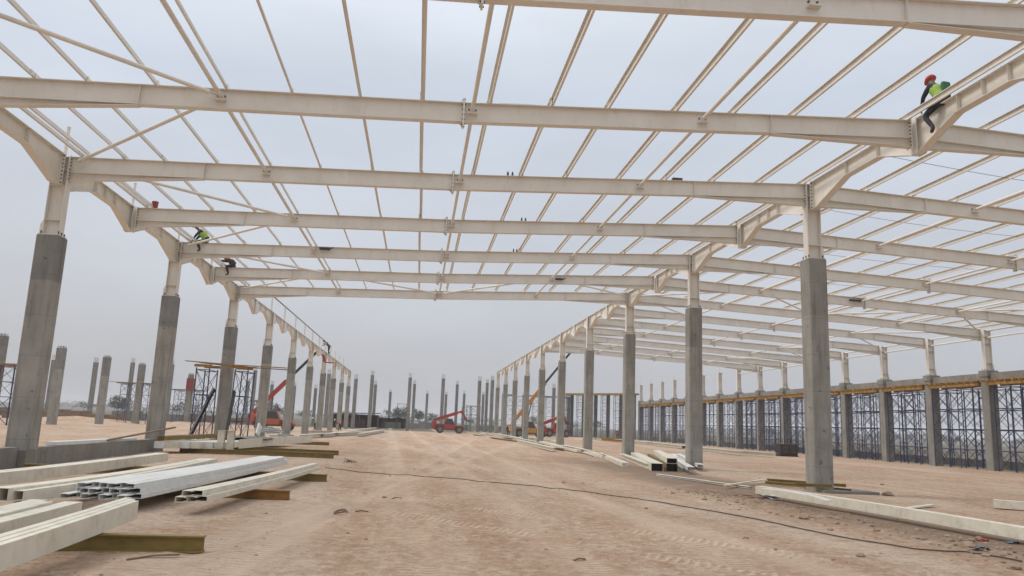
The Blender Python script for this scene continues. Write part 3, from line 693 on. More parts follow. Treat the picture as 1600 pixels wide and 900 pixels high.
for i, (x, y) in enumerate([(-12.75, 47.7), (-12.5, 48.9), (-10.75, 47.7), (-10.6, 48.8)]):
    b = MB(); b.sweep(SEC_I(.16, .08, .03, .03), [(x-.5, y, 4.47), (x+.5, y+.03, 4.47)]); o = b.build('timber_joist', TIMBER, org=(x, y, 4.47)); tag(o, f'yellow timber joist under the planks at the third left column, {ORD[i]} from the left', 'joist', 'joists on the third column scaffold')
for i, (a, c) in enumerate((((-12.9, 46.8, 0.05), (-12.1, 48.4, 3.2)), ((-10.9, 46.9, .05), (-10.9, 48.2, 3.1)))):
    b = MB(); b.sweep(SEC_I(.2, .14, .02, .02), [a, c]); o = b.build('steel_prop', BLACK, org=a); tag(o, f'dark steel prop leaning on the {["left","right"][i]} of the third left column', 'prop', 'props leaning on the third column')

# ------------------------------------------------------------------ low concrete wall on the left
def wallseg(a, c, z, label):
    b = MB(); n = 8
    b.sweep(SEC_B(z+.3, .32), [(XL+.05, a+(c-a)*i/n, -.3) for i in range(n+1)]); o = b.build('low_wall', CONC_W, org=(XL+.05, a, 0)); tag(o, label, 'wall', 'low concrete walls under the left columns'); return o
wallseg(14, 24.55, .60, 'low grey concrete wall left of the first left column')
wallseg(25.25, 36.7, .56, 'low grey concrete wall between the first and second left columns')
b = MB(); b.bb((XL-.5, 24.6, -.1), (XL+.42, 25.2, .52)); o = b.build('footing_block', CONC_W, org=(XL, 24.9, 0)); tag(o, 'grey concrete footing block at the foot of the first left column', 'footing', 'footing blocks')
b = MB(); b.bb((XR-.2, Y0-.7, -.05), (XR+1.7, Y0+.7, .07)); o = b.build('footing_block', CONC_W, org=(XR, Y0, 0)); tag(o, 'flat grey concrete footing slab beside the nearest right column', 'footing', 'footing blocks')
# kerb strip and low wall below the far right columns
b = MB(); b.bb((X3+3.9, 20, -.1), (X3+4.1, 140, .55)); o = b.build('low_wall', CONC_W, org=(X3+4, 80, 0)); tag(o, 'long low concrete wall behind the far right scaffolding', 'wall', 'low boundary walls')

# ------------------------------------------------------------------ steel members lying about
def member(sec, pts, m, name, label, cat, group=None, up=(0,0,1)):
    pts = [Vector(p) for p in pts]; b = MB(); b.sweep(sec, pts, up=up); o = b.build(name, m, org=pts[0]); tag(o, label, cat, group); return o
def line(a, c, n=6, sag=0):
    a, c = Vector(a), Vector(c); return [a.lerp(c, i/n)-Vector((0, 0, sag*4*(i/n)*(1-i/n))) for i in range(n+1)]
# dunnage beams
G_D = 'dunnage beams under the steel stacks'
member(SEC_I(.21, .14, .02, .016), line((-9.5, 10.95, 0), (-2.68, 10.98, 0), 2), OLIVE, 'dunnage_beam', 'long olive steel beam across the ground, nearest the camera', 'beam', G_D)
member(SEC_I(.2, .14, .02, .016), line((-7.4, 18.6, 0), (-2.66, 17.85, 0), 2), ORANGE_ST, 'dunnage_beam', 'orange brown steel beam under the white purlin bundle', 'beam', G_D)
member(SEC_I(.2, .16, .02, .016), line((-8.9, 24.4, 0), (-2.45, 23.1, 0), 2), OLIVE, 'dunnage_beam', 'olive steel beam under the far ends of the purlin bundles', 'beam', G_D)
member(SEC_I(.2, .14, .02, .016), line((-10.9, 23.7, 0), (-7.2, 23.9, 0), 2), OLIVE, 'dunnage_beam', 'olive brown steel beam in front of the low wall', 'beam', G_D)
member(SEC_I(.22, .15, .02, .016), line((-10.4, 36.6, 0), (-3.6, 36.1, 0), 2), OLIVE, 'dunnage_beam', 'golden olive beam under the plate stack, nearer of two', 'beam', G_D)
member(SEC_I(.22, .15, .02, .016), line((-9.6, 40.4, 0), (-3.7, 39.4, 0), 2), OLIVE, 'dunnage_beam', 'golden olive beam under the plate stack, farther of two', 'beam', G_D)
member(SEC_I(.2, .14, .02, .016), line((-8.5, 52, 0), (-5.6, 52.6, 0), 2), OLIVE, 'dunnage_beam', 'short dark olive beam beyond the plate stack', 'beam', G_D)
# nearest bundle: nested Z sections
for i in range(3):
    x0 = -3.90-i*.11; z = .225+.028*i
    member(SEC_C(.26-.02*i, .10, .008, .022, -1), line((x0-.0, 4.2, z), (x0-.06+.02*i, 12.2+.12*i, z+.02), 6, .03), CREAM2, 'steel_purlin', f'cream steel purlin in the nearest stack at bottom left, {["right","middle","left"][i]} of three', 'purlin', 'purlins of the nearest stack')
for i in range(3):
    x0 = -5.45+i*.27; z = .225+.03*(i == 1)
    member(SEC_C(.20, .25, .008, .03, -1), line((x0-.1, 4.5, z), (x0+.02, 12.25+[.5, 0, .35][i], z), 6, .03), CREAM2, 'steel_purlin', f'wide cream channel in the stack at the left edge, {["left","middle","right"][i]} of three', 'purlin', 'channels of the left edge stack')
# two long cream pieces
for i in range(3):
    x0 = -6.85+i*.17
    member(SEC_C(.21, .165, .009, .025, -1), line((x0, 14.0+.15*i, .23-.05*(i == 2)), (x0+.5, 25.2, .215), 8, .05), CREAM2, 'steel_purlin', f'cream channel in the long bundle left of the white one, {["left","middle","right"][i]} of three', 'purlin', 'channels left of the white bundle')
for i in range(2):
    member(SEC_C(.25, .2, .009, .03, -1), line((-8.65+.22*i, 14.5, .215), (-8.15+.2*i, 26.8, .215), 8, .03), CREAM2, 'steel_purlin', f'long cream channel beside the low wall, {["left","right"][i]} of two', 'purlin', 'channels beside the low wall')
# white bundle: rows of Z purlins
n_ = 0
for r, (n, z) in enumerate(((8, .21), (7, .30), (6, .39))):
    for i in range(n):
        x0 = -6.22+r*.10+i*.165; y0 = 15.0+random.uniform(-.12, .35)+.12*r
        sh_ = .15 if i == n-1 else 0
        member(SEC_C(.085, .15, .007, .02, -1 if sh_ else 1), line((x0+sh_, y0, z), (x0+sh_+1.10-(.045*i), 26.6+random.uniform(-.3, .2), z+.02), 8, .02), WHITE, 'steel_purlin', f'bluish white purlin in the big bundle, {["bottom","middle","top"][r]} row, {ORD[i]} from the left', 'purlin', 'purlins of the white bundle'); n_ += 1
for r in range(2):
    for i in range(3-r):
        x0 = -4.18+i*.17+.08*r; z = .22+.10*r
        member(SEC_C(.098, .165, .010, .025, 1 if i < 2-r else -1), line((x0+(.165 if i >= 2-r else 0), 14.75+.1*i+.1*r, z), (x0+1.02, 24.6, z), 6, .02), CREAM2, 'steel_purlin', f'cream purlin in the small bundle on the orange beam, {["bottom","top"][r]} row, {ORD[i]} from the left', 'purlin', 'purlins of the small bundle')
# plate stack by the second and third left columns
for i in range(6):
    x0 = -10.9+i*.42; y0 = 35.2+[0, .2, .7, .9, 1.4, 1.5][i]
    member(SEC_B(.28, .385), line((x0, y0, .23), (x0+1.7-.1*i, y0+12+.3*i, .23), 3), CREAM2 if i % 2 else WHITE, 'steel_beam', f'whitish flanged beam lying in the stack by the second left column, {ORD[i]} from the left', 'beam', 'flanged beams by the second left column')
member(SEC_B(.42, .02), line((-8.0, 37.2, .24), (-6.4, 50.2, .24), 3), CREAM2, 'steel_plate', 'long whitish plate standing on edge right of the beam stack', 'plate')
for i in range(2):
    x = -8.75+i*.42; b = MB(); b.bb((x-.15, 36.85, .0), (x+.15, 36.87, 1.02)); b.bb((x-.01, 36.872, .0), (x+.01, 37.05, 1.02)); b.bb((x-.15, 37.052, 0), (x+.15, 37.07, 1.02)); b.bb((x-.17, 36.8, 1.022), (x+.17, 37.1, 1.04))
    o = b.build('stub_post', CREAM2, org=(x, 36.95, 0)); tag(o, f'short upright cream stub post at the stack front, {["left","right"][i]} of two', 'post', 'upright stub posts')
for i in range(2):
    member(SEC_I(.18, .12, .02, .02), line((-11.05+.3*i, 35.4, .55), (-9.9+.35*i, 41.5, .62), 1), OLIVE, 'timber_joist', f'olive timber joist lying on the stack behind, {["left","right"][i]} of two', 'joist', 'timber joists on the stack')
b = MB(); N = 14
vs = [(-10.2+i*.22, 40.5+j*.7, .62+.10*noise.noise(Vector((i*.5, j*.6, 0)))) for j in range(6) for i in range(N)]
b.add(vs, [(j*N+i, j*N+i+1, (j+1)*N+i+1, (j+1)*N+i) for j in range(5) for i in range(N-1)]); b.add([(x, y, z-.06) for x, y, z in vs], [(j*N+i, j*N+i+1, (j+1)*N+i+1, (j+1)*N+i) for j in range(5) for i in range(N-1)])
o = b.build('tarpaulin', TARP, org=(-10, 42, .6)); tag(o, 'crumpled grey tarpaulin over the stack by the scaffolded column', 'tarpaulin')
for i in range(8):      # white offcuts
    a = random.uniform(-.5, .9); x, y = -8.2+random.uniform(-.9, .9), 47.5+random.uniform(-1.5, 2); z = .58+.06*i
    member(SEC_C(.09, .12, .01, .02), line((x-.5*math.cos(a), y-.5*math.sin(a), z), (x+.5*math.cos(a), y+.5*math.sin(a), z+random.uniform(-.02, .12)), 1), WHITE, 'steel_offcut', 'short white steel offcut in the jumbled heap on the plate stack', 'offcut', 'white offcuts heaped on the plate stack')
member(SEC_B(.5, .1), line((-8.9, 46.2, .56), (-8.85, 46.5, 1.1), 1), WHITE, 'steel_offcut', 'white offcut standing upright on the plate stack', 'offcut', 'upright offcut')
member(SEC_B(.12, .3), line((XL+.02+.0, 27.0, .57), (XL-.05, 34.6, .53), 4), WHITE, 'steel_offcut', 'white slotted channel lying on top of the low wall', 'channel')
member(SEC_B(.06, .1), line((-11.6, 31.3, .6), (-11.0, 37.6, 1.05), 1), PLANK, 'timber_batten', 'thin brown timber batten leaning on the low wall', 'batten')

# right side members
def G8(px1, px2, z, sec, m, label, name='steel_beam', cat='beam', grp='steel members along the right columns', n=3, sag=0):
    a, c = gp(*px1, z+.05), gp(*px2, z+.05); a.z = z; c.z = z
    return member(sec, line(a, c, n, sag), m, name, label, cat, grp)
a, c = gp(1186, 776, 0), gp(1640, 858, 0); a.z = .09; c.z = .09
member(SEC_B(.22, .24), line(a, c, 8, -.02), CREAM2, 'steel_beam', 'long heavy cream box beam on the ground at the right foreground', 'beam', 'steel members along the right columns')
a2, c2 = gp(1188, 763, .36), gp(1275, 780, .36)
member(SEC_B(.02, .16), [(a2.x+.1, a2.y, .35), (a2.x+.35, a2.y-1.0, .36), (c2.x+.2, c2.y+.5, .39), (c2.x+.18, c2.y-.3, .345)], WHITE, 'steel_plate', 'thin bent white strip lying on the long cream beam', 'plate', 'thin strips')
G8((1192, 768), (1218, 778), .02, SEC_C(.1, .2, .01, .02), WHITE, 'short white channel end under the tip of the long cream beam', n=1)
G8((1398, 795), (1458, 787), .02, SEC_B(.04, .12), CREAM2, 'short thin cream strip beside the long right hand beam', n=1)
G8((1553, 790), (1640, 797), .02, SEC_B(.22, .3), CREAM2, 'cream beam end at the right edge of the photo', n=1)
for i, (p, q) in enumerate((((1196, 754), (1330, 767)), ((1199, 750), (1322, 759)), ((1240, 757), (1300, 760)))):
    G8(p, q, .02+.07*i, SEC_I(.11, .1, .025, .03), OLIVE, f'yellow timber joist behind the nearest right column, {["lowest","middle","upper"][i]}', 'timber_joist', 'joist', 'joists behind the nearest right column', 2)
G8((1030, 741), (1110, 752), .02, SEC_C(.07, .14, .008, .02), WHITE, 'thin white channel on the ground left of the nearest right column, far half', n=2)
G8((1100, 751), (1176, 761), .02, SEC_C(.07, .14, .008, .02), CREAM2, 'thin cream channel on the ground left of the nearest right column, near half', n=2)
G8((1132, 757), (1196, 748), .10, SEC_B(.04, .1), CREAM2, 'thin cream strip lying across the channel near the right column', n=1)
# open-ended box beams by the second right column
def hollow(p0, p1, w, h, z, label, m=CREAM2, mi_=BLACK):
    p0, p1 = Vector((p0.x, p0.y, z)), Vector((p1.x, p1.y, z)); d = (p1-p0).normalized(); sd_ = d.cross(Vector((0,0,1)))
    rt = empty('box_beam', p0); t = .015
    b = MB(); b.sweep([(-w/2, 0), (w/2, 0), (w/2, t), (-w/2, t)], [p0, p1]); b.sweep([(-w/2, h-t), (w/2, h-t), (w/2, h), (-w/2, h)], [p0, p1])
    b.sweep([(-w/2, t+.001), (-w/2+t, t+.001), (-w/2+t, h-t-.001), (-w/2, h-t-.001)], [p0, p1]); b.sweep([(w/2-t, t+.001), (w/2, t+.001), (w/2, h-t-.001), (w/2-t, h-t-.001)], [p0, p1]); b.build('shell', m, rt)
    b = MB(); b.sweep([(-w/2+t+.002, t+.002), (w/2-t-.002, t+.002), (w/2-t-.002, h-t-.002), (-w/2+t+.002, h-t-.002)], [p0+d*.6, p0+d*.62]); b.build('inner_shade_panel', mi_, rt)  # black sheet set inside, painting the shade of the hollow end
    tag(rt, label, 'beam', 'open ended box beams by the second right column'); return rt
hollow(gp(1027, 737), gp(992, 716), .54, .36, 0, 'open ended box beam left of the second right column')
hollow(gp(1050, 737), gp(1018, 718), .5, .36, 0, 'open ended box beam nearest the second right column, at ground level', OLIVE)
hollow(gp(1050, 738), gp(1026, 719), .46, .24, .37, 'open ended box beam stacked on another by the second right column')
for i in range(4):
    G8((1066+i*8, 735-i*2), (1030+i*9, 711), .02+.16*(i % 2), SEC_C(.15, .3, .01, .03), WHITE, f'white channel piled behind the second right column, {ORD[i]} from the left', n=2, grp='white channels by the second right column')
chain = [((978, 728), (936, 711), .2), ((1016, 731), (972, 713), .18), ((945, 716), (905, 703), .2), ((925, 709), (880, 699), .2), ((905, 706), (862, 696), .18), ((866, 704), (808, 690), .2), ((900, 704), (845, 691), .18), ((836, 692), (782, 680), .16), ((815, 686), (766, 677), .2), ((795, 683), (740, 674.5), .16), ((790, 679), (728, 676.5), .25), ((860, 690), (812, 684), .2), ((880, 692), (838, 686), .16), ((778, 683), (752, 679), .2)]
for i, (p, q, h) in enumerate(chain):
    G8(p, q, .03, SEC_I(h+.05, .34, .02, .02) if i % 2 else SEC_B(h, .34), CREAM2, f'cream beam on the ground along the right columns, {ORD[i]} from the near end', grp='cream beams strung along the right columns', n=2)
for i, (p, q) in enumerate((((765, 684), (850, 696)), ((740, 680), (800, 686)), ((845, 697), (880, 703)))):
    G8(p, q, .0, SEC_I(.16, .3, .03, .03), OLIVE, f'olive dunnage beam under the far right hand cream beams, {ORD[i]} from the left' if i < 2 else 'olive dunnage beam under the middle right hand cream beams', 'dunnage_beam', 'beam', 'far dunnage beams', 1)
for i, (p, q) in enumerate((((1212, 713), (1150, 708)), ((1160, 710), (1060, 699)), ((1066, 700), (1000, 692)), ((1010, 694), (960, 688.5)), ((965, 690), (925, 686)))):
    G8(p, q, .05, SEC_I(.3, .4, .02, .02), CREAM2, f'long cream beam lying before the far right scaffolding, {ORD[i]} from the right', grp='cream beams before the far right scaffolding', n=1)
for i, (p, q) in enumerate((((940, 688), (985, 692)), ((930, 686), (962, 688)))):
    G8(p, q, .1, SEC_I(.35, .3, .03, .03), TIMBER, f'yellow timber joists piled by the far scaffold, {ORD[i]} from the right', 'timber_joist', 'joist', 'far timber joists', 1)
# left far members
for i, (p, q) in enumerate((((470, 676), (520, 676.5)), ((505, 682), (560, 675.5)), ((540, 676), (588, 670)), ((560, 681), (600, 674)), ((530, 680), (575, 677)), ((468, 684), (515, 681)))):
    G8(p, q, .05, SEC_I(.3, .4, .02, .02), CREAM2, f'cream beam on the ground by the far left columns, {ORD[i]} of the pile from the left', grp='cream beams by the far left columns', n=1)
p_, q_ = gp(748, 675), gp(785, 674)

# ------------------------------------------------------------------ site bits
rt = empty('generator_box', gp(1229, 713)); c = gp(1229, 713)
b = MB(); b.bb((c.x-.78, c.y-.5, .1), (c.x+.78, c.y+.5, 1.05)); b.build('body', BLACK, rt)
b = MB(); b.bb((c.x-.82, c.y-.55, 0), (c.x+.82, c.y+.55, .095)); b.build('skid', BLACK, rt)
for dx in (-.72, -.12, .12, .72):
    b = MB(); b.path([(c.x+dx, c.y-.5, 1.12), (c.x+dx, c.y-.5, 1.5), (c.x+dx, c.y+.5, 1.5), (c.x+dx, c.y+.5, 1.12)], .03, 5); b.build('lifting_frame', BLACK, rt)
b = MB(); b.bb((c.x-.6, c.y-.512, .3), (c.x-.08, c.y-.503, .95)); b.bb((c.x+.08, c.y-.512, .3), (c.x+.6, c.y-.503, .95)); b.build('door_panel', TYRE, rt)
tag(rt, 'black box shaped generator on the sand before the far right columns', 'generator')
# cable
pts = [gp(*p, .02) for p in [(508, 730), (560, 737), (620, 742), (700, 747), (800, 756), (880, 764), (950, 773), (1030, 784), (1100, 796), (1180, 811), (1250, 826), (1330, 841), (1390, 850), (1430, 857), (1470, 860), (1510, 863), (1560, 872), (1610, 882)]]
pp = []
for i in range(len(pts)-1):
    for j in range(4): t = j/4; q = pts[i].lerp(pts[i+1], t); pp.append(Vector((q.x, q.y, hgt(q.x, q.y)+.018)))
b = MB(); b.path(pp, .012, 6); o = b.build('ground_cable', CABLE, org=pp[0]); tag(o, 'long dark cable snaking across the sand from left to right', 'cable')
# rubble stuff
def rock(mb, c, r, sd):
    bm = bmesh.new(); bmesh.ops.create_icosphere(bm, subdivisions=1 if r < .05 else 2, radius=r)
    vs = []
    for v in bm.verts:
        k = 1+.45*noise.noise(v.co/r*1.3+Vector((sd, sd*2, 0))); vs.append((c[0]+v.co.x*k*1.2, c[1]+v.co.y*k, c[2]+v.co.z*k*.6))
    fs = [tuple(x.index for x in f.verts) for f in bm.faces]; bm.free(); mb.add(vs, fs)
b = MB()
for i in range(2600):
    u = random.random()
    if u < .55: y = random.uniform(9, 24); x = 8.9+(22-y)*.10+random.gauss(0, .55)
    elif u < .65: y = random.uniform(24, 60); x = XR+random.gauss(-1.5, 1.2)
    elif u < .72: y = random.uniform(22, 36); x = -10.3+random.gauss(0, .5)
    else: y = 6+random.random()**1.5*30; x = random.uniform(-4+.0*y, 11)
    r = min(.055, random.lognormvariate(-4.4, .55)) * (1.3 if u < .55 else .8)
    rock(b, (x, y, hgt(x, y)+r*.15), r, i*.37)
o = b.build('rubble', STONE); tag(o, 'small stones and crumbled soil scattered over the sand', 'rubble', kind='stuff')
for i, (x, y, r) in enumerate([(1388, 774, .16), (1256, 812, .10), (1345, 871, .06), (1585, 891, .08), (880, 756, .05), (600, 778, .05), (1010, 795, .04), (1378, 757, .07), (545, 722, .10), (1297, 829, .05), (1515, 858, .12), (1530, 842, .06)]):
    p = gp(x, y); b = MB(); rock(b, (p.x, p.y, hgt(p.x, p.y)+r*.3), r, i*1.7); o = b.build('stone', STONE, org=p)
    tag(o, ['brown clod lying alone right of the nearest right column', 'brown clod in the soil ridge below the long cream beam', 'small clod just under the cable at bottom right', 'dark stone in the bottom right corner', 'small stone in the middle beside the cable', 'small stone in the sand left of centre', 'tiny dark stone at the centre of the sand', 'small stone before the right scaffolding', 'brown clod on the sand right of the golden beams', 'small stone in the soil ridge nearer the cable', 'lumpy clod beside the blue rag', 'small lump between cable and long beam'][i], 'stone', 'loose clods and stones')
b = MB(); p = gp(532, 802); b.path([(p.x+.12*math.cos(t*.7), p.y+.2*math.sin(t*.7), .03+.02*math.sin(t)) for t in range(9)], .018, 6); o = b.build('wire_loop', REBAR, org=p); tag(o, 'rusty bent loop of wire lying on the sand left of centre', 'scrap')
for i, (x, y, a, L, w) in enumerate([(620, 780, .2, .22, .02), (565, 801, 0, .25, .02), (1165, 843, .1, .12, .015), (240, 873, .4, .5, .02), (905, 877, .3, .18, .02), (1160, 776, .0, .6, .03), (1040, 717, .2, .5, .03), (1175, 780, -.1, .7, .03)]):
    p = gp(x, y); b = MB(); b.sweep(SEC_B(w, w*1.6), [(p.x-L/2, p.y-a*L, .01), (p.x, p.y, .03), (p.x+L/2, p.y+a*L, .012)]); o = b.build('wood_scrap', PLANK, org=p)
    tag(o, ['thin stick left of centre on the open sand', 'thin stick right of the wire loop', 'short stick near the tyre tracks', 'long stick in front of the nearest olive beam', 'short stick at the bottom centre', 'brown batten left of the long cream beam tip', 'brown batten by the open box beams', 'second brown batten left of the long cream beam tip, nearer'][i], 'wood scrap', 'scraps of wood on the sand')
def rag(px_, m, label, s=.35):
    p = gp(*px_); N = 9; b = MB()
    vs = [(p.x+(i/N-.5)*s*2.2, p.y+(j/4-.5)*s, hgt(p.x, p.y)+.02+.06*abs(noise.noise(Vector((i*.9, j*.9, p.x))))) for j in range(5) for i in range(N)]
    f = [(j*N+i, j*N+i+1, (j+1)*N+i+1, (j+1)*N+i) for j in range(4) for i in range(N-1)]
    b.add(vs, f); b.add([(x, y, z-.012) for x, y, z in vs], f); o = b.build('rag', m, org=p); tag(o, label, 'rag', 'coloured rags near the right foreground beam')
rag((1535, 846), CLOTHR, 'red rag lying below the long cream beam', .14); rag((1533, 863), CLOTHB, 'blue rag on the cable at bottom right', .14); rag((1583, 850), CLOTHB, 'blue rag under the long cream beam near the right edge', .12)
p = gp(545, 724); b = MB()
for i in range(5): b.path([(p.x-.2+.1*i, p.y, .02), (p.x-.15+.1*i, p.y+.03, .2-.03*i), (p.x+.0+.08*i, p.y+.1, .05)], .015, 5)
o = b.build('rebar_scrap', REBAR, org=p); tag(o, 'small tangle of rusty rebar on the sand by the golden beams', 'scrap')
# red bucket on rafter, red-brown bricks near wall
p = at(242, 322, 1, YF[3]); zz = ztop(p.x)+.012; b = MB(); b.tube((p.x, YF[3], zz), (p.x, YF[3], zz+.27), .10, 14, .13); b.path([(p.x-.13, YF[3], zz+.26), (p.x-.08, YF[3], zz+.31), (p.x+.08, YF[3], zz+.31), (p.x+.13, YF[3], zz+.26)], .004, 4)
o = b.build('bucket', FORMRED, org=(p.x, YF[3], zz)); tag(o, 'small red bucket standing on the fourth rafter near the left row', 'bucket')
for i, (x, y, fr) in enumerate([(797, 277, 2), (818, 347, 3), (805, 390, 4), (1058, 283, 2)]):
    p = at(x, y, 1, YF[fr]); z = ztop(p.x)+.006; b = MB()
    if i < 3:
        for q in (-.08, .08): b.tube((p.x+q, YF[fr], z), (p.x+q, YF[fr], z+.13), .035, 8); b.tube((p.x+q, YF[fr], z+.13), (p.x+q, YF[fr], z+.17), .018, 6)
    else: b.box((p.x, YF[fr], z+.05), (.35, .15, .1))
    o = b.build('tool', BOLT, org=(p.x, YF[fr], z)); tag(o, ['pair of dark bolts stood on the third rafter', 'pair of dark bolts stood on the fourth rafter', 'pair of dark bolts stood on the fifth rafter', 'dark tool left on the third rafter, right of middle'][i], 'tool', 'tools left on the rafters')
p = at(780, 164, 1, YF[1]); q = at(838, 166, 1, YF[1])
member(SEC_B(.03, .12), [(p.x, YF[1]+.05, ztop(p.x)+.03), (q.x, YF[1]+.05, ztop(q.x)+.03)], WHITE, 'steel_offcut', 'thin pale strip lying on top of the second rafter', 'strip')
for i, (x, y, fr, xr) in enumerate([(508, 390, 4, .5), (873, 437, 5, .45), (1335, 470, 5, .8)]):
    p = at(x, y, 1, YF[fr]); b = MB(); b.box((p.x, YF[fr]-.16, p.z), (xr, .12, .1)); b.tube((p.x+xr*.4, YF[fr]-.2, p.z-.02), (p.x+xr*.8, YF[fr]-.2, p.z+.08), .03, 6); o = b.build('tool', BLACK, org=p); tag(o, ['black tool hung on the fifth rafter', 'black tool hung on the sixth rafter', 'dark tool bag hung on a right hand bay rafter'][i], 'tool', 'tools hung on the rafters')

# ------------------------------------------------------------------ vehicles
def wheel(parent, c, r, w, ax=(0, 1, 0)):
    t = MB(); n = 20; a = Vector(ax)
    c = Vector(c); t.tube(c-a*w/2, c+a*w/2, r*.93, n)
    for i in range(n):
        th = 2*math.pi*i/n; t.box(c+Vector((math.cos(th)*r*.95, 0, math.sin(th)*r*.95)), (r*.12, w*.96, r*.12), Matrix.Rotation(-th, 3, 'Y'))
    o = t.build('wheel', TYRE, parent)
    k = MB(); k.tube(c-a*(w/2+.02), c+a*(w/2+.02), r*.52, 14); k.tube(c-a*(w/2+.05), c+a*(w/2+.05), r*.2, 8); k.build('rim', RIM, o)
def telehandler(paint, ang, L, tip, ext, bpaint=None):
    """side-on machine facing +x, built round the origin"""
    rt = empty('telehandler', (0, 0, 0))
    b = MB(); b.poly([(-2.5, 0, .55), (2.3, 0, .55), (2.5, 0, .85), (1.9, 0, 1.15), (-1.0, 0, 1.15), (-1.4, 0, 1.5), (-2.6, 0, 1.5), (-2.75, 0, 1.0)], (0, 1, 0), .9); b.build('chassis', paint, rt)
    b = MB(); b.poly([(-2.9, 0, .9), (-2.3, 0, .8), (-2.1, 0, 1.7), (-2.6, 0, 2.0), (-3.0, 0, 1.8)], (0, 1, 0), 1.9); b.build('counterweight', paint, rt)
    b = MB(); b.poly([(-1.2, .95, .7), (1.0, .95, .7), (1.0, .95, 1.3), (-1.2, .95, 1.45)], (0, 1, 0), .8); b.build('engine_cover', paint, rt)
    b = MB(); b.poly([(-.9, -.9, .75), (.7, -.9, .75), (.8, -.9, 1.35), (.35, -.9, 2.35), (-.75, -.9, 2.35), (-.95, -.9, 1.6)], (0, 1, 0), .85); cb = b.build('cab', paint, rt)
    b = MB(); b.poly([(-.78, -1.33, 1.45), (.66, -1.33, 1.42), (.28, -1.33, 2.26), (-.68, -1.33, 2.26)], (0, 1, 0), .012); b.poly([(-.78, -.465, 1.45), (.66, -.465, 1.42), (.28, -.465, 2.26), (-.68, -.465, 2.26)], (0, 1, 0), .012); b.build('window', GLASS, cb)
    for x in (-1.55, 1.55):
        for y in (-1.0, 1.0): wheel(rt, (x, y, .62), .62, .42)
    for x in (-1.55, 1.55):
        for y in (-1.05, 1.05):
            b = MB(); b.sweep([(-.22, 0), (.22, 0), (.22, .04), (-.22, .04)], [(x+.8*math.cos(t), y, .62+.75*math.sin(t)) for t in [R(q) for q in (10, 40, 70, 110, 140, 170)]]); b.build('mudguard', paint, rt)
    d = Vector((math.cos(R(ang)), 0, math.sin(R(ang)))); p = Vector((-2.4, .1, 1.9))
    b = MB(); b.sweep([(-.2, -.06), (.2, -.06), (.2, .44), (-.2, .44)], [p, p+d*L]); bo = b.build('boom', bpaint or paint, rt)
    b = MB(); b.sweep([(-.12, .06), (.12, .06), (.12, .36), (-.12, .36)], [p+d*L*.98, p+d*(L+ext)]); b.build('inner_boom', BLACK if ext > 2 else paint, bo)
    e = p+d*(L+ext)
    b = MB(); b.poly([e+Vector((-.1, 0, .35)), e+Vector((.35, 0, .3)), e+Vector((.75, 0, -.5)), e+Vector((.9, 0, -1.1)), e+Vector((.6, 0, -1.1)), e+Vector((.4, 0, -.4)), e+Vector((-.1, 0, .0))], (0, 1, 0), .24); b.build('boom_head', tip, bo)
    h = e+Vector((.8, 0, -1.1)); b = MB(); b.bb(h+Vector((-.02, -.6, -.1)), h+Vector((.1, .6, .4))); 
    for q in (-.4, .4): b.bb(h+Vector((.1, q-.06, -.1)), h+Vector((1.1, q+.06, -.04)))
    b.build('fork_carriage', BOLT if ext < 2 else tip, bo)
    b = MB(); b.tube((-.6, .1, 1.2), p+d*L*.55, .09, 8); b.build('lift_cylinder', GREYST, rt)
    return rt
v = telehandler(RED, 19, 3.9, RED, .5); p = gp(703, 678); v.location = (p.x+.1, 127, 0); v.scale = (1, 1, 1)
tag(v, 'red telehandler with four big wheels parked at the far end of the sand aisle', 'telehandler', 'site vehicles')
v = telehandler(ORANGE, 48, 5.2, RED, 5.0, RED); v.location = (-16.6, 95, 0)
tag(v, 'orange telehandler behind the left columns with its long boom raised to the beams', 'telehandler', 'site vehicles')
p = gp(832, 682); v = telehandler(YELLOW, 52, 7.6, BLACK, 9.0); v.location = (at(828, 660, 1, 112).x, 112, 0)
tag(v, 'yellow crane truck behind the right columns with a black tipped boom raised', 'crane', 'site vehicles')
v = telehandler(RED, 22, 3.6, RED, .4); v.location = (at(868, 660, 1, 130).x, 130, 0); v.rotation_euler = (0, 0, R(15))
tag(v, 'red loader half hidden behind the right columns beyond the crane', 'loader', 'site vehicles')

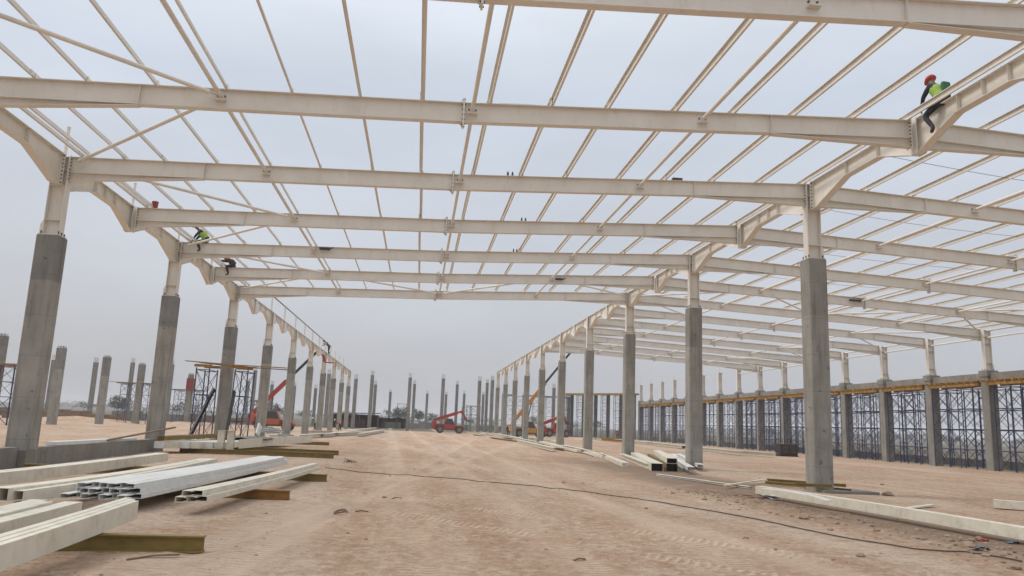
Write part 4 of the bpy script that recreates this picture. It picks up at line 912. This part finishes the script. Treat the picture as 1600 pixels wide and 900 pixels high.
# ------------------------------------------------------------------ people
def person(label, J, cols, helmet, vest=None, rotz=0, loc=(0,0,0), pack=None, scale=1.0):
    """J: joint positions (metres, local): hip, chest, neck, head, then per side: sh, el, ha, hp, kn, an, toe"""
    shirt, pants, boot = cols
    V = lambda k: Vector(J[k])
    verts = []; rad = []; edges = []; idx = {}
    def v(name, p, r): idx[name] = len(verts); verts.append(Vector(p)); rad.append(r); return idx[name]
    def e(a, b_): edges.append((idx[a], idx[b_]))
    v('hip', V('hip'), .165); v('waist', V('hip').lerp(V('chest'), .45), .15); v('chest', V('chest'), .175); v('neck', V('neck'), .065); 
    hd = V('head'); nk = V('neck'); hdir = (hd-nk).normalized(); face = Vector(J['face']).normalized()
    v('jaw', nk.lerp(hd, .55)+face*.02, .075); v('head', hd, .098); v('crown', hd+hdir*.07, .085); v('nose', hd+face*.105-hdir*.02, .018)
    for a, b_ in (('hip', 'waist'), ('waist', 'chest'), ('chest', 'neck'), ('neck', 'jaw'), ('jaw', 'head'), ('head', 'crown'), ('head', 'nose')): e(a, b_)
    for s in 'LR':
        v('sh'+s, V('sh'+s), .085); v('el'+s, V('el'+s), .058); v('ha'+s, V('ha'+s), .038)
        e('chest', 'sh'+s); e('sh'+s, 'el'+s); e('el'+s, 'ha'+s)
        d = (V('ha'+s)-V('el'+s)).normalized(); sd_ = d.cross(face); sd_ = sd_.normalized() if sd_.length > .01 else Vector((0, 1, 0)); dn = d.cross(sd_)
        v('palm'+s, V('ha'+s)+d*.06, .034); e('ha'+s, 'palm'+s)
        for q, (o_, L) in enumerate(((-.032, .075), (-.011, .09), (.011, .085), (.032, .065))):
            a = V('palm'+s if False else 'ha'+s)+d*.085+sd_*o_; v(f'f{q}'+s, a, .010); e('palm'+s, f'f{q}'+s)
            v(f'g{q}'+s, a+d*L*.55+dn*.01, .009); e(f'f{q}'+s, f'g{q}'+s); v(f't{q}'+s, a+d*L*.8+dn*.035, .008); e(f'g{q}'+s, f't{q}'+s)
        v('th'+s, V('ha'+s)+d*.055+sd_*.055+dn*.01, .011); e('palm'+s, 'th'+s); v('tt'+s, V('ha'+s)+d*.09+sd_*.07+dn*.03, .009); e('th'+s, 'tt'+s)
        v('hp'+s, V('hp'+s), .115); v('kn'+s, V('kn'+s), .08); v('an'+s, V('an'+s), .055)
        e('hip', 'hp'+s); e('hp'+s, 'kn'+s); e('kn'+s, 'an'+s)
        v('toe'+s, V('toe'+s), .042); e('an'+s, 'toe'+s)
    me = bpy.data.meshes.new('person'); me.from_pydata(verts, edges, [])
    o = bpy.data.objects.new('person', me); col.objects.link(o)
    sk = o.modifiers.new('skin', 'SKIN'); sk.use_smooth_shade = True
    for i, sv in enumerate(me.skin_vertices[0].data): sv.radius = (rad[i], rad[i]*(.8 if i in (0, 1, 2) else 1)); sv.use_root = (i == 0)
    ss = o.modifiers.new('sub', 'SUBSURF'); ss.levels = 1; ss.render_levels = 1
    dg = bpy.context.evaluated_depsgraph_get(); m2 = bpy.data.meshes.new_from_object(o.evaluated_get(dg))
    o.modifiers.clear(); o.data = m2; m2.name = 'person'
    m2.materials.clear()
    for x in (shirt, pants, boot, SKIN): m2.materials.append(x)
    inv = {i: n for n, i in idx.items()}
    def seg(p, a, b_):
        a, b_ = verts[a], verts[b_]; d = b_-a; t = max(0, min(1, (p-a).dot(d)/max(d.length_squared, 1e-9))); return (a+d*t-p).length, t
    for f in m2.polygons:
        p = f.center; best = min(((seg(p, a, b_)[0]-.5*min(rad[a], rad[b_]), (a, b_)) for a, b_ in edges))[1]; n0, n1 = inv[best[0]], inv[best[1]]; t = seg(p, *best)[1]
        key = n1[:-1] if n1[-1] in 'LR' else n1
        if key in ('jaw', 'head', 'crown', 'nose', 'neck') and not (key == 'neck' and t < .6): mi = 3
        elif key in ('palm', 'th', 'tt') or key[0] in 'fgt' and key[1:].isdigit(): mi = 3
        elif key in ('toe',): mi = 2
        elif key == 'an' and t > .85: mi = 2
        elif key in ('hp', 'kn', 'an'): mi = 1
        elif key == 'waist': mi = 1 if t < .5 else 0
        else: mi = 0
        f.material_index = mi
    m2.polygons.foreach_set('use_smooth', [True]*len(m2.polygons))
    # helmet
    b = MB(); n = 14; rings = []; z = hdir; x_ = face-(face.dot(z))*z; x_.normalize(); y_ = z.cross(x_)
    for i in range(7):
        th = R(90*i/6); rr = .128*math.cos(th); hh = .115*math.sin(th); rings.append([hd+hdir*.035+z*hh+(x_*math.cos(2*math.pi*j/n)*1.12+y_*math.sin(2*math.pi*j/n))*max(rr, .004) for j in range(n)])
    brim = [hd+hdir*.030+(x_*math.cos(2*math.pi*j/n)*(1.10+.28*max(0, math.cos(2*math.pi*j/n)))+y_*math.sin(2*math.pi*j/n))*.131 for j in range(n)]
    rings = [brim]+rings; vs = [q for r_ in rings for q in r_]
    b.add(vs, [(i*n+j, i*n+(j+1) % n, (i+1)*n+(j+1) % n, (i+1)*n+j) for i in range(7) for j in range(n)]+[tuple(range(7*n, 8*n))]+[tuple(reversed(range(n)))])
    b.build('helmet', helmet, o, smooth=True)
    if vest:
        vb = MB(); a, c = V('hip').lerp(V('chest'), .25), V('chest').lerp(V('neck'), .45); t = (c-a).normalized(); fx = face-(face.dot(t))*t; fx.normalize(); fy = t.cross(fx); n = 16; vs = []
        M_ = 6
        for i in range(M_+1):
            u = i/M_; cc = a.lerp(c, u); rw = [.205, .195, .20, .215, .225, .20, .13][i]; rd = [.165, .16, .165, .17, .17, .145, .10][i]
            vs += [cc+fy*math.cos(2*math.pi*j/n)*rw+fx*math.sin(2*math.pi*j/n)*rd for j in range(n)]
        vb.add(vs, [(i*n+j, i*n+(j+1) % n, (i+1)*n+(j+1) % n, (i+1)*n+j) for i in range(M_) for j in range(n)]); vb.build('vest', vest, o, smooth=True)
    if pack:
        pb = MB(); c = V('hip').lerp(V('chest'), .75)-Vector((face.x, face.y, 0)).normalized()*.20+Vector((0, 0, .02)); ang = math.atan2(face.y, face.x)
        pb.box(c, (.11, .24, .30), Matrix.Rotation(ang, 3, 'Z')); bmk = pb.build('backpack', pack, o)
        md = bmk.modifiers.new('b', 'BEVEL'); md.width = .05; md.segments = 3
    o.location = loc; o.rotation_euler = (0, 0, rotz); o.scale = (scale,)*3
    tag(o, label, 'person', 'construction workers'); return o

# local frame: facing +x, left side = +y
def seated(lean=.35, legs='down', arms='low'):
    J = dict(hip=(0, 0, .10), chest=(.18+lean*.2, 0, .47), neck=(.28+lean*.35, 0, .62), head=(.36+lean*.45, 0, .79), face=(1, 0, -.45))
    for s, q in (('L', 1), ('R', -1)):
        J['sh'+s] = (J['chest'][0]+.03, .19*q, .53); J['hp'+s] = (.03, .11*q, .07)
        if arms == 'low': J['el'+s] = (J['chest'][0]+.22, .23*q, .32); J['ha'+s] = (J['chest'][0]+.40, .16*q, .14)
        else: J['el'+s] = (J['chest'][0]+.27, .2*q, .42); J['ha'+s] = (J['chest'][0]+.50, .12*q, .40)
        J['kn'+s] = (.40, .21*q, .02); J['an'+s] = (.24, .22*q, -.42); J['toe'+s] = (.40, .22*q, -.47)
    return J
# seated on the right-hand jack beam, facing away along the beam (+Y)
J = seated(.15); J['knL'] = (.38, .26, -.20); J['anL'] = (.06, .28, -.60); J['toeL'] = (.14, .29, -.72); J['face'] = (1, .15, -.5)
person('person in a red helmet and lime vest sitting astride the right haunched beam', J, (NAVY, NAVY, BOOT), HELM_R, LIME, R(90), (XR, 18.0, 10.745), pack=GREEN, scale=1.12)
# green vest, sitting on rafter E facing left
J = seated(.55); J['haL'] = (.66, .15, .03); J['haR'] = (.66, -.15, .03); J['elL'] = (.52, .2, .28); J['elR'] = (.52, -.2, .28)
J['knL'] = (.42, .20, .0); J['anL'] = (.25, .22, -.40); J['toeL'] = (.38, .22, -.46)
person('person in lime vest and dark cap sitting on the fifth rafter near the left row', J, (NAVY, NAVY, BOOT), HELM_D, LIME, R(180), (-10.35, YF[4], ztop(-10.35)+.01))
J = seated(.5, arms='fwd'); J['face'] = (1, 0, -.2); J['chest'] = (.22, 0, .36); J['neck'] = (.34, 0, .44); J['head'] = (.46, 0, .52)
for q_, s_ in ((1, 'L'), (-1, 'R')): J['sh'+s_] = (.28, .19*q_, .40); J['el'+s_] = (.48, .2*q_, .33); J['ha'+s_] = (.72, .12*q_, .33)
person('person in brown clothes crouching on the sixth rafter, reaching to the left joint', J, (BROWNC, NAVY, BOOT), HELM_D, BROWNC, R(180), (-10.45, YF[5], ztop(-10.45)+.01))
# standing, bent over, on the far left jack beam
def standing(bend=.2, arm='down'):
    J = dict(hip=(0, 0, .92), chest=(.12+bend*.6, 0, 1.32-bend*.15), neck=(.15+bend*.95, 0, 1.48-bend*.25), head=(.18+bend*1.15, 0, 1.63-bend*.32), face=(1, 0, -.3-bend))
    for s, q in (('L', 1), ('R', -1)):
        c = J['chest']; J['sh'+s] = (c[0]+.02, .2*q, c[2]+.08); J['hp'+s] = (0, .1*q, .88)
        J['el'+s] = (c[0]+.1, .27*q, c[2]-.2); J['ha'+s] = (c[0]+.25, .22*q, c[2]-.38)
        J['kn'+s] = (.05*q+.03, .13*q, .50); J['an'+s] = (.16*q-.04, .13*q, .09); J['toe'+s] = (.16*q+.12, .14*q, .04)
    return J
J = standing(.45); J['haL'] = (.80, .2, 1.15); J['haR'] = (.75, -.2, 1.0)
o = person('person in dark clothes standing bent over on the far left haunched beam', J, (GREYC, NAVY, BOOT), HELM_D, None, R(215), (XL, 101.0, 9.735), scale=1.12)
for k_, (lab, px_, Y, vst, hm) in enumerate([('person in a lime vest and white helmet standing between the far left columns', 491.8, 110, LIME, HELM_W), ('person in an orange vest bending over beams near the far left columns', 531, 112, HIORANGE, HELM_W), ('person in an orange vest standing far behind the right columns', 965, 128, HIORANGE, HELM_W), ('person in dark clothes standing far behind the right column row', 794.5, 118, None, HELM_D)]):
    p = at(px_, 668, 1, Y); J = standing(.15 if k_ != 1 else .5)
    person(lab, J, (NAVY if k_ == 3 else GREYC, NAVY, BOOT), hm, vst, R((200, 170, 240, 100)[k_]), (p.x, Y, hgt(p.x, Y)))

# ------------------------------------------------------------------ far background: trees, sheds, piles
def tree(x, y, h, w, label):
    rt = empty('background_tree', (x, y, 0)); b = MB(); b.tube((x, y, -.2), (x, y, h*.5), h*.03, 6, h*.015)
    for i in range(4): a = random.uniform(0, 6.3); b.tube((x, y, h*.35), (x+math.cos(a)*w*.3, y+math.sin(a)*w*.3, h*.7), h*.012, 5, h*.005)
    b.build('trunk', BARK, rt)
    c = MB(); cl = [(random.gauss(0, w*.24), random.gauss(0, w*.24), h*random.uniform(.35, .88)) for _ in range(16)]
    for i in range(800):
        q = random.choice(cl); p = Vector((x+q[0]+random.gauss(0, w*.10), y+q[1]+random.gauss(0, w*.10), max(h*.15, q[2]+random.gauss(0, h*.07)))); s = h*random.uniform(.025, .055)
        a = Vector((random.gauss(0, 1), random.gauss(0, 1), random.gauss(0, 1))).normalized(); u = a.orthogonal().normalized(); w_ = a.cross(u)
        c.add([p+u*s, p+w_*s*.7, p-u*s, p-w_*s*.7], [(0, 1, 2, 3)])
    c.build('crown', LEAF, rt); tag(rt, label, 'tree', 'distant trees on the horizon')
TR = [(617, 330, 8, 11), (626, 330, 10, 9), (655, 340, 10, 8), (675, 380, 8, 11), (540, 400, 7, 12), (585, 420, 6, 14), (690, 420, 6, 12), (735, 400, 7, 12), (183, 300, 9, 8), (190, 300, 8, 9), (290, 320, 8, 14), (250, 330, 7, 9), (405, 350, 12, 9), (432, 330, 9, 9), (835, 420, 9, 12), (895, 440, 7, 14), (475, 420, 7, 12), (1090, 450, 9, 18), (1200, 460, 8, 22), (1380, 480, 9, 26), (1480, 470, 7, 24), (1585, 480, 8, 20), (130, 420, 7, 16), (80, 400, 6, 14), (560, 440, 7, 16), (640, 460, 6, 18), (350, 420, 7, 18), (770, 450, 7, 16), (930, 430, 8, 14)]
TR.sort(); TR = [(a, b_, c*.75, d*.8) for a, b_, c, d in TR]
for i, (px_, Y, h, w) in enumerate(TR):
    p = at(px_, 650, 1, Y); tree(p.x, Y, h, w, f'hazy distant tree on the horizon, number {["one","two","three","four","five","six","seven","eight","nine","ten","eleven","twelve","thirteen","fourteen","fifteen","sixteen","seventeen","eighteen","nineteen","twenty","twenty-one","twenty-two","twenty-three","twenty-four","twenty-five","twenty-six","twenty-seven","twenty-eight","twenty-nine"][i]} counted from the left edge')
SH = [(555, 158, 9, 2.6, 5, 'brown open shed between the far left and middle columns'), (615, 175, 7, 2.2, 4, 'dark low shed behind the far middle columns'), (530, 160, 5, 2.0, 4, 'low dark shed right behind the far left columns'), (675, 190, 16, 1.7, 4, 'long low grey wall behind the far middle columns'), (790, 185, 14, 1.6, 4, 'long low grey wall behind the far right columns'), (105, 118, 16, 1.4, 4, 'long low brown stack behind the left background columns'), (40, 150, 12, 1.5, 4, 'low brown stack at the far left edge'), (225, 150, 10, 1.8, 4, 'grey block pile round the scaffolded background column'), (350, 160, 16, 1.5, 4, 'long low brown wall behind the third left column')]
for i, (px_, Y, w, h, d, lab) in enumerate(SH):
    p = at(px_, 655, 1, Y); rt = empty('site_shed' if i < 3 else 'block_stack', (p.x, Y, 0))
    m_ = [BROWNC, TARP, TARP, CONC, CONC, PLANK, PLANK, CONC, PLANK][i]
    b = MB()
    if i < 3:
        b.bb((p.x-w/2, Y+d/2-.1, 0), (p.x+w/2, Y+d/2, h)); b.bb((p.x-w/2, Y-d/2, 0), (p.x-w/2+.1, Y+d/2-.11, h)); b.bb((p.x+w/2-.1, Y-d/2, 0), (p.x+w/2, Y+d/2-.11, h)); b.bb((p.x-w/4, Y-d/2, 0), (p.x+w/4, Y-d/2+.1, h*.6)); b.build('wall', m_, rt)
        b = MB(); b.sweep(SEC_B(.12, d+.8), [(p.x-w/2-.4, Y, h+.05), (p.x+w/2+.4, Y, h+.3)]); b.build('roof', GREYST, rt)
        for q in (-.3, .1, .35):
            b = MB(); b.bb((p.x+q*w, Y-d/2, 0), (p.x+q*w+.12, Y-d/2+.12, h)); b.build('post', PLANK, rt)
        tag(rt, lab, 'shed', 'sheds beyond the site')
    else:
        x = p.x-w/2
        while x < p.x+w/2:
            ww = random.uniform(.8, 2.2); b.bb((x, Y-d/2+random.uniform(0, .6), 0), (x+ww-.03, Y+d/2, h*random.uniform(.55, 1))); x += ww
        b.build('blocks', m_, rt); tag(rt, lab, 'stack', 'stacks and walls beyond the site')

# pole frames near centre far
tp4 = tower_proto(2.2, 2, 5.5, GREYST, 1.4); km = kmap(tp4)
for i, (px_, Y) in enumerate(((628, 175), (737, 165), (742, 172), (729, 180))):
    p = at(px_, 650, 1, Y); o = tp4 if i == 0 else copy_tree(tp4, km); o.location = (p.x, Y, 0); tag(o, ['light scaffold tower left of the far middle columns', 'light scaffold tower behind the red telehandler boom, nearest', 'light scaffold tower behind the red telehandler boom, rightmost', 'light scaffold tower behind the red telehandler boom, leftmost'][i], 'scaffold tower', 'light scaffold towers of the far middle')

# ------------------------------------------------------------------ haze
b = MB(); b.bb((-2600, -260, -2.5), (2600, 3100, 40)); hz = b.build('haze', None); hz.data.materials.clear()
hm = bpy.data.materials.new('haze_air'); hm.use_nodes = True; n = hm.node_tree.nodes; n.remove(n['Principled BSDF'])
pv = n.new('ShaderNodeVolumePrincipled'); pv.inputs['Color'].default_value = (.93, .95, 1, 1); pv.inputs['Density'].default_value = .00042; pv.inputs['Anisotropy'].default_value = 0
hm.node_tree.links.new(pv.outputs[0], n['Material Output'].inputs['Volume']); hz.data.materials.append(hm); hz['kind'] = 'stuff'; hz['label'] = 'thin pale haze over the whole site'
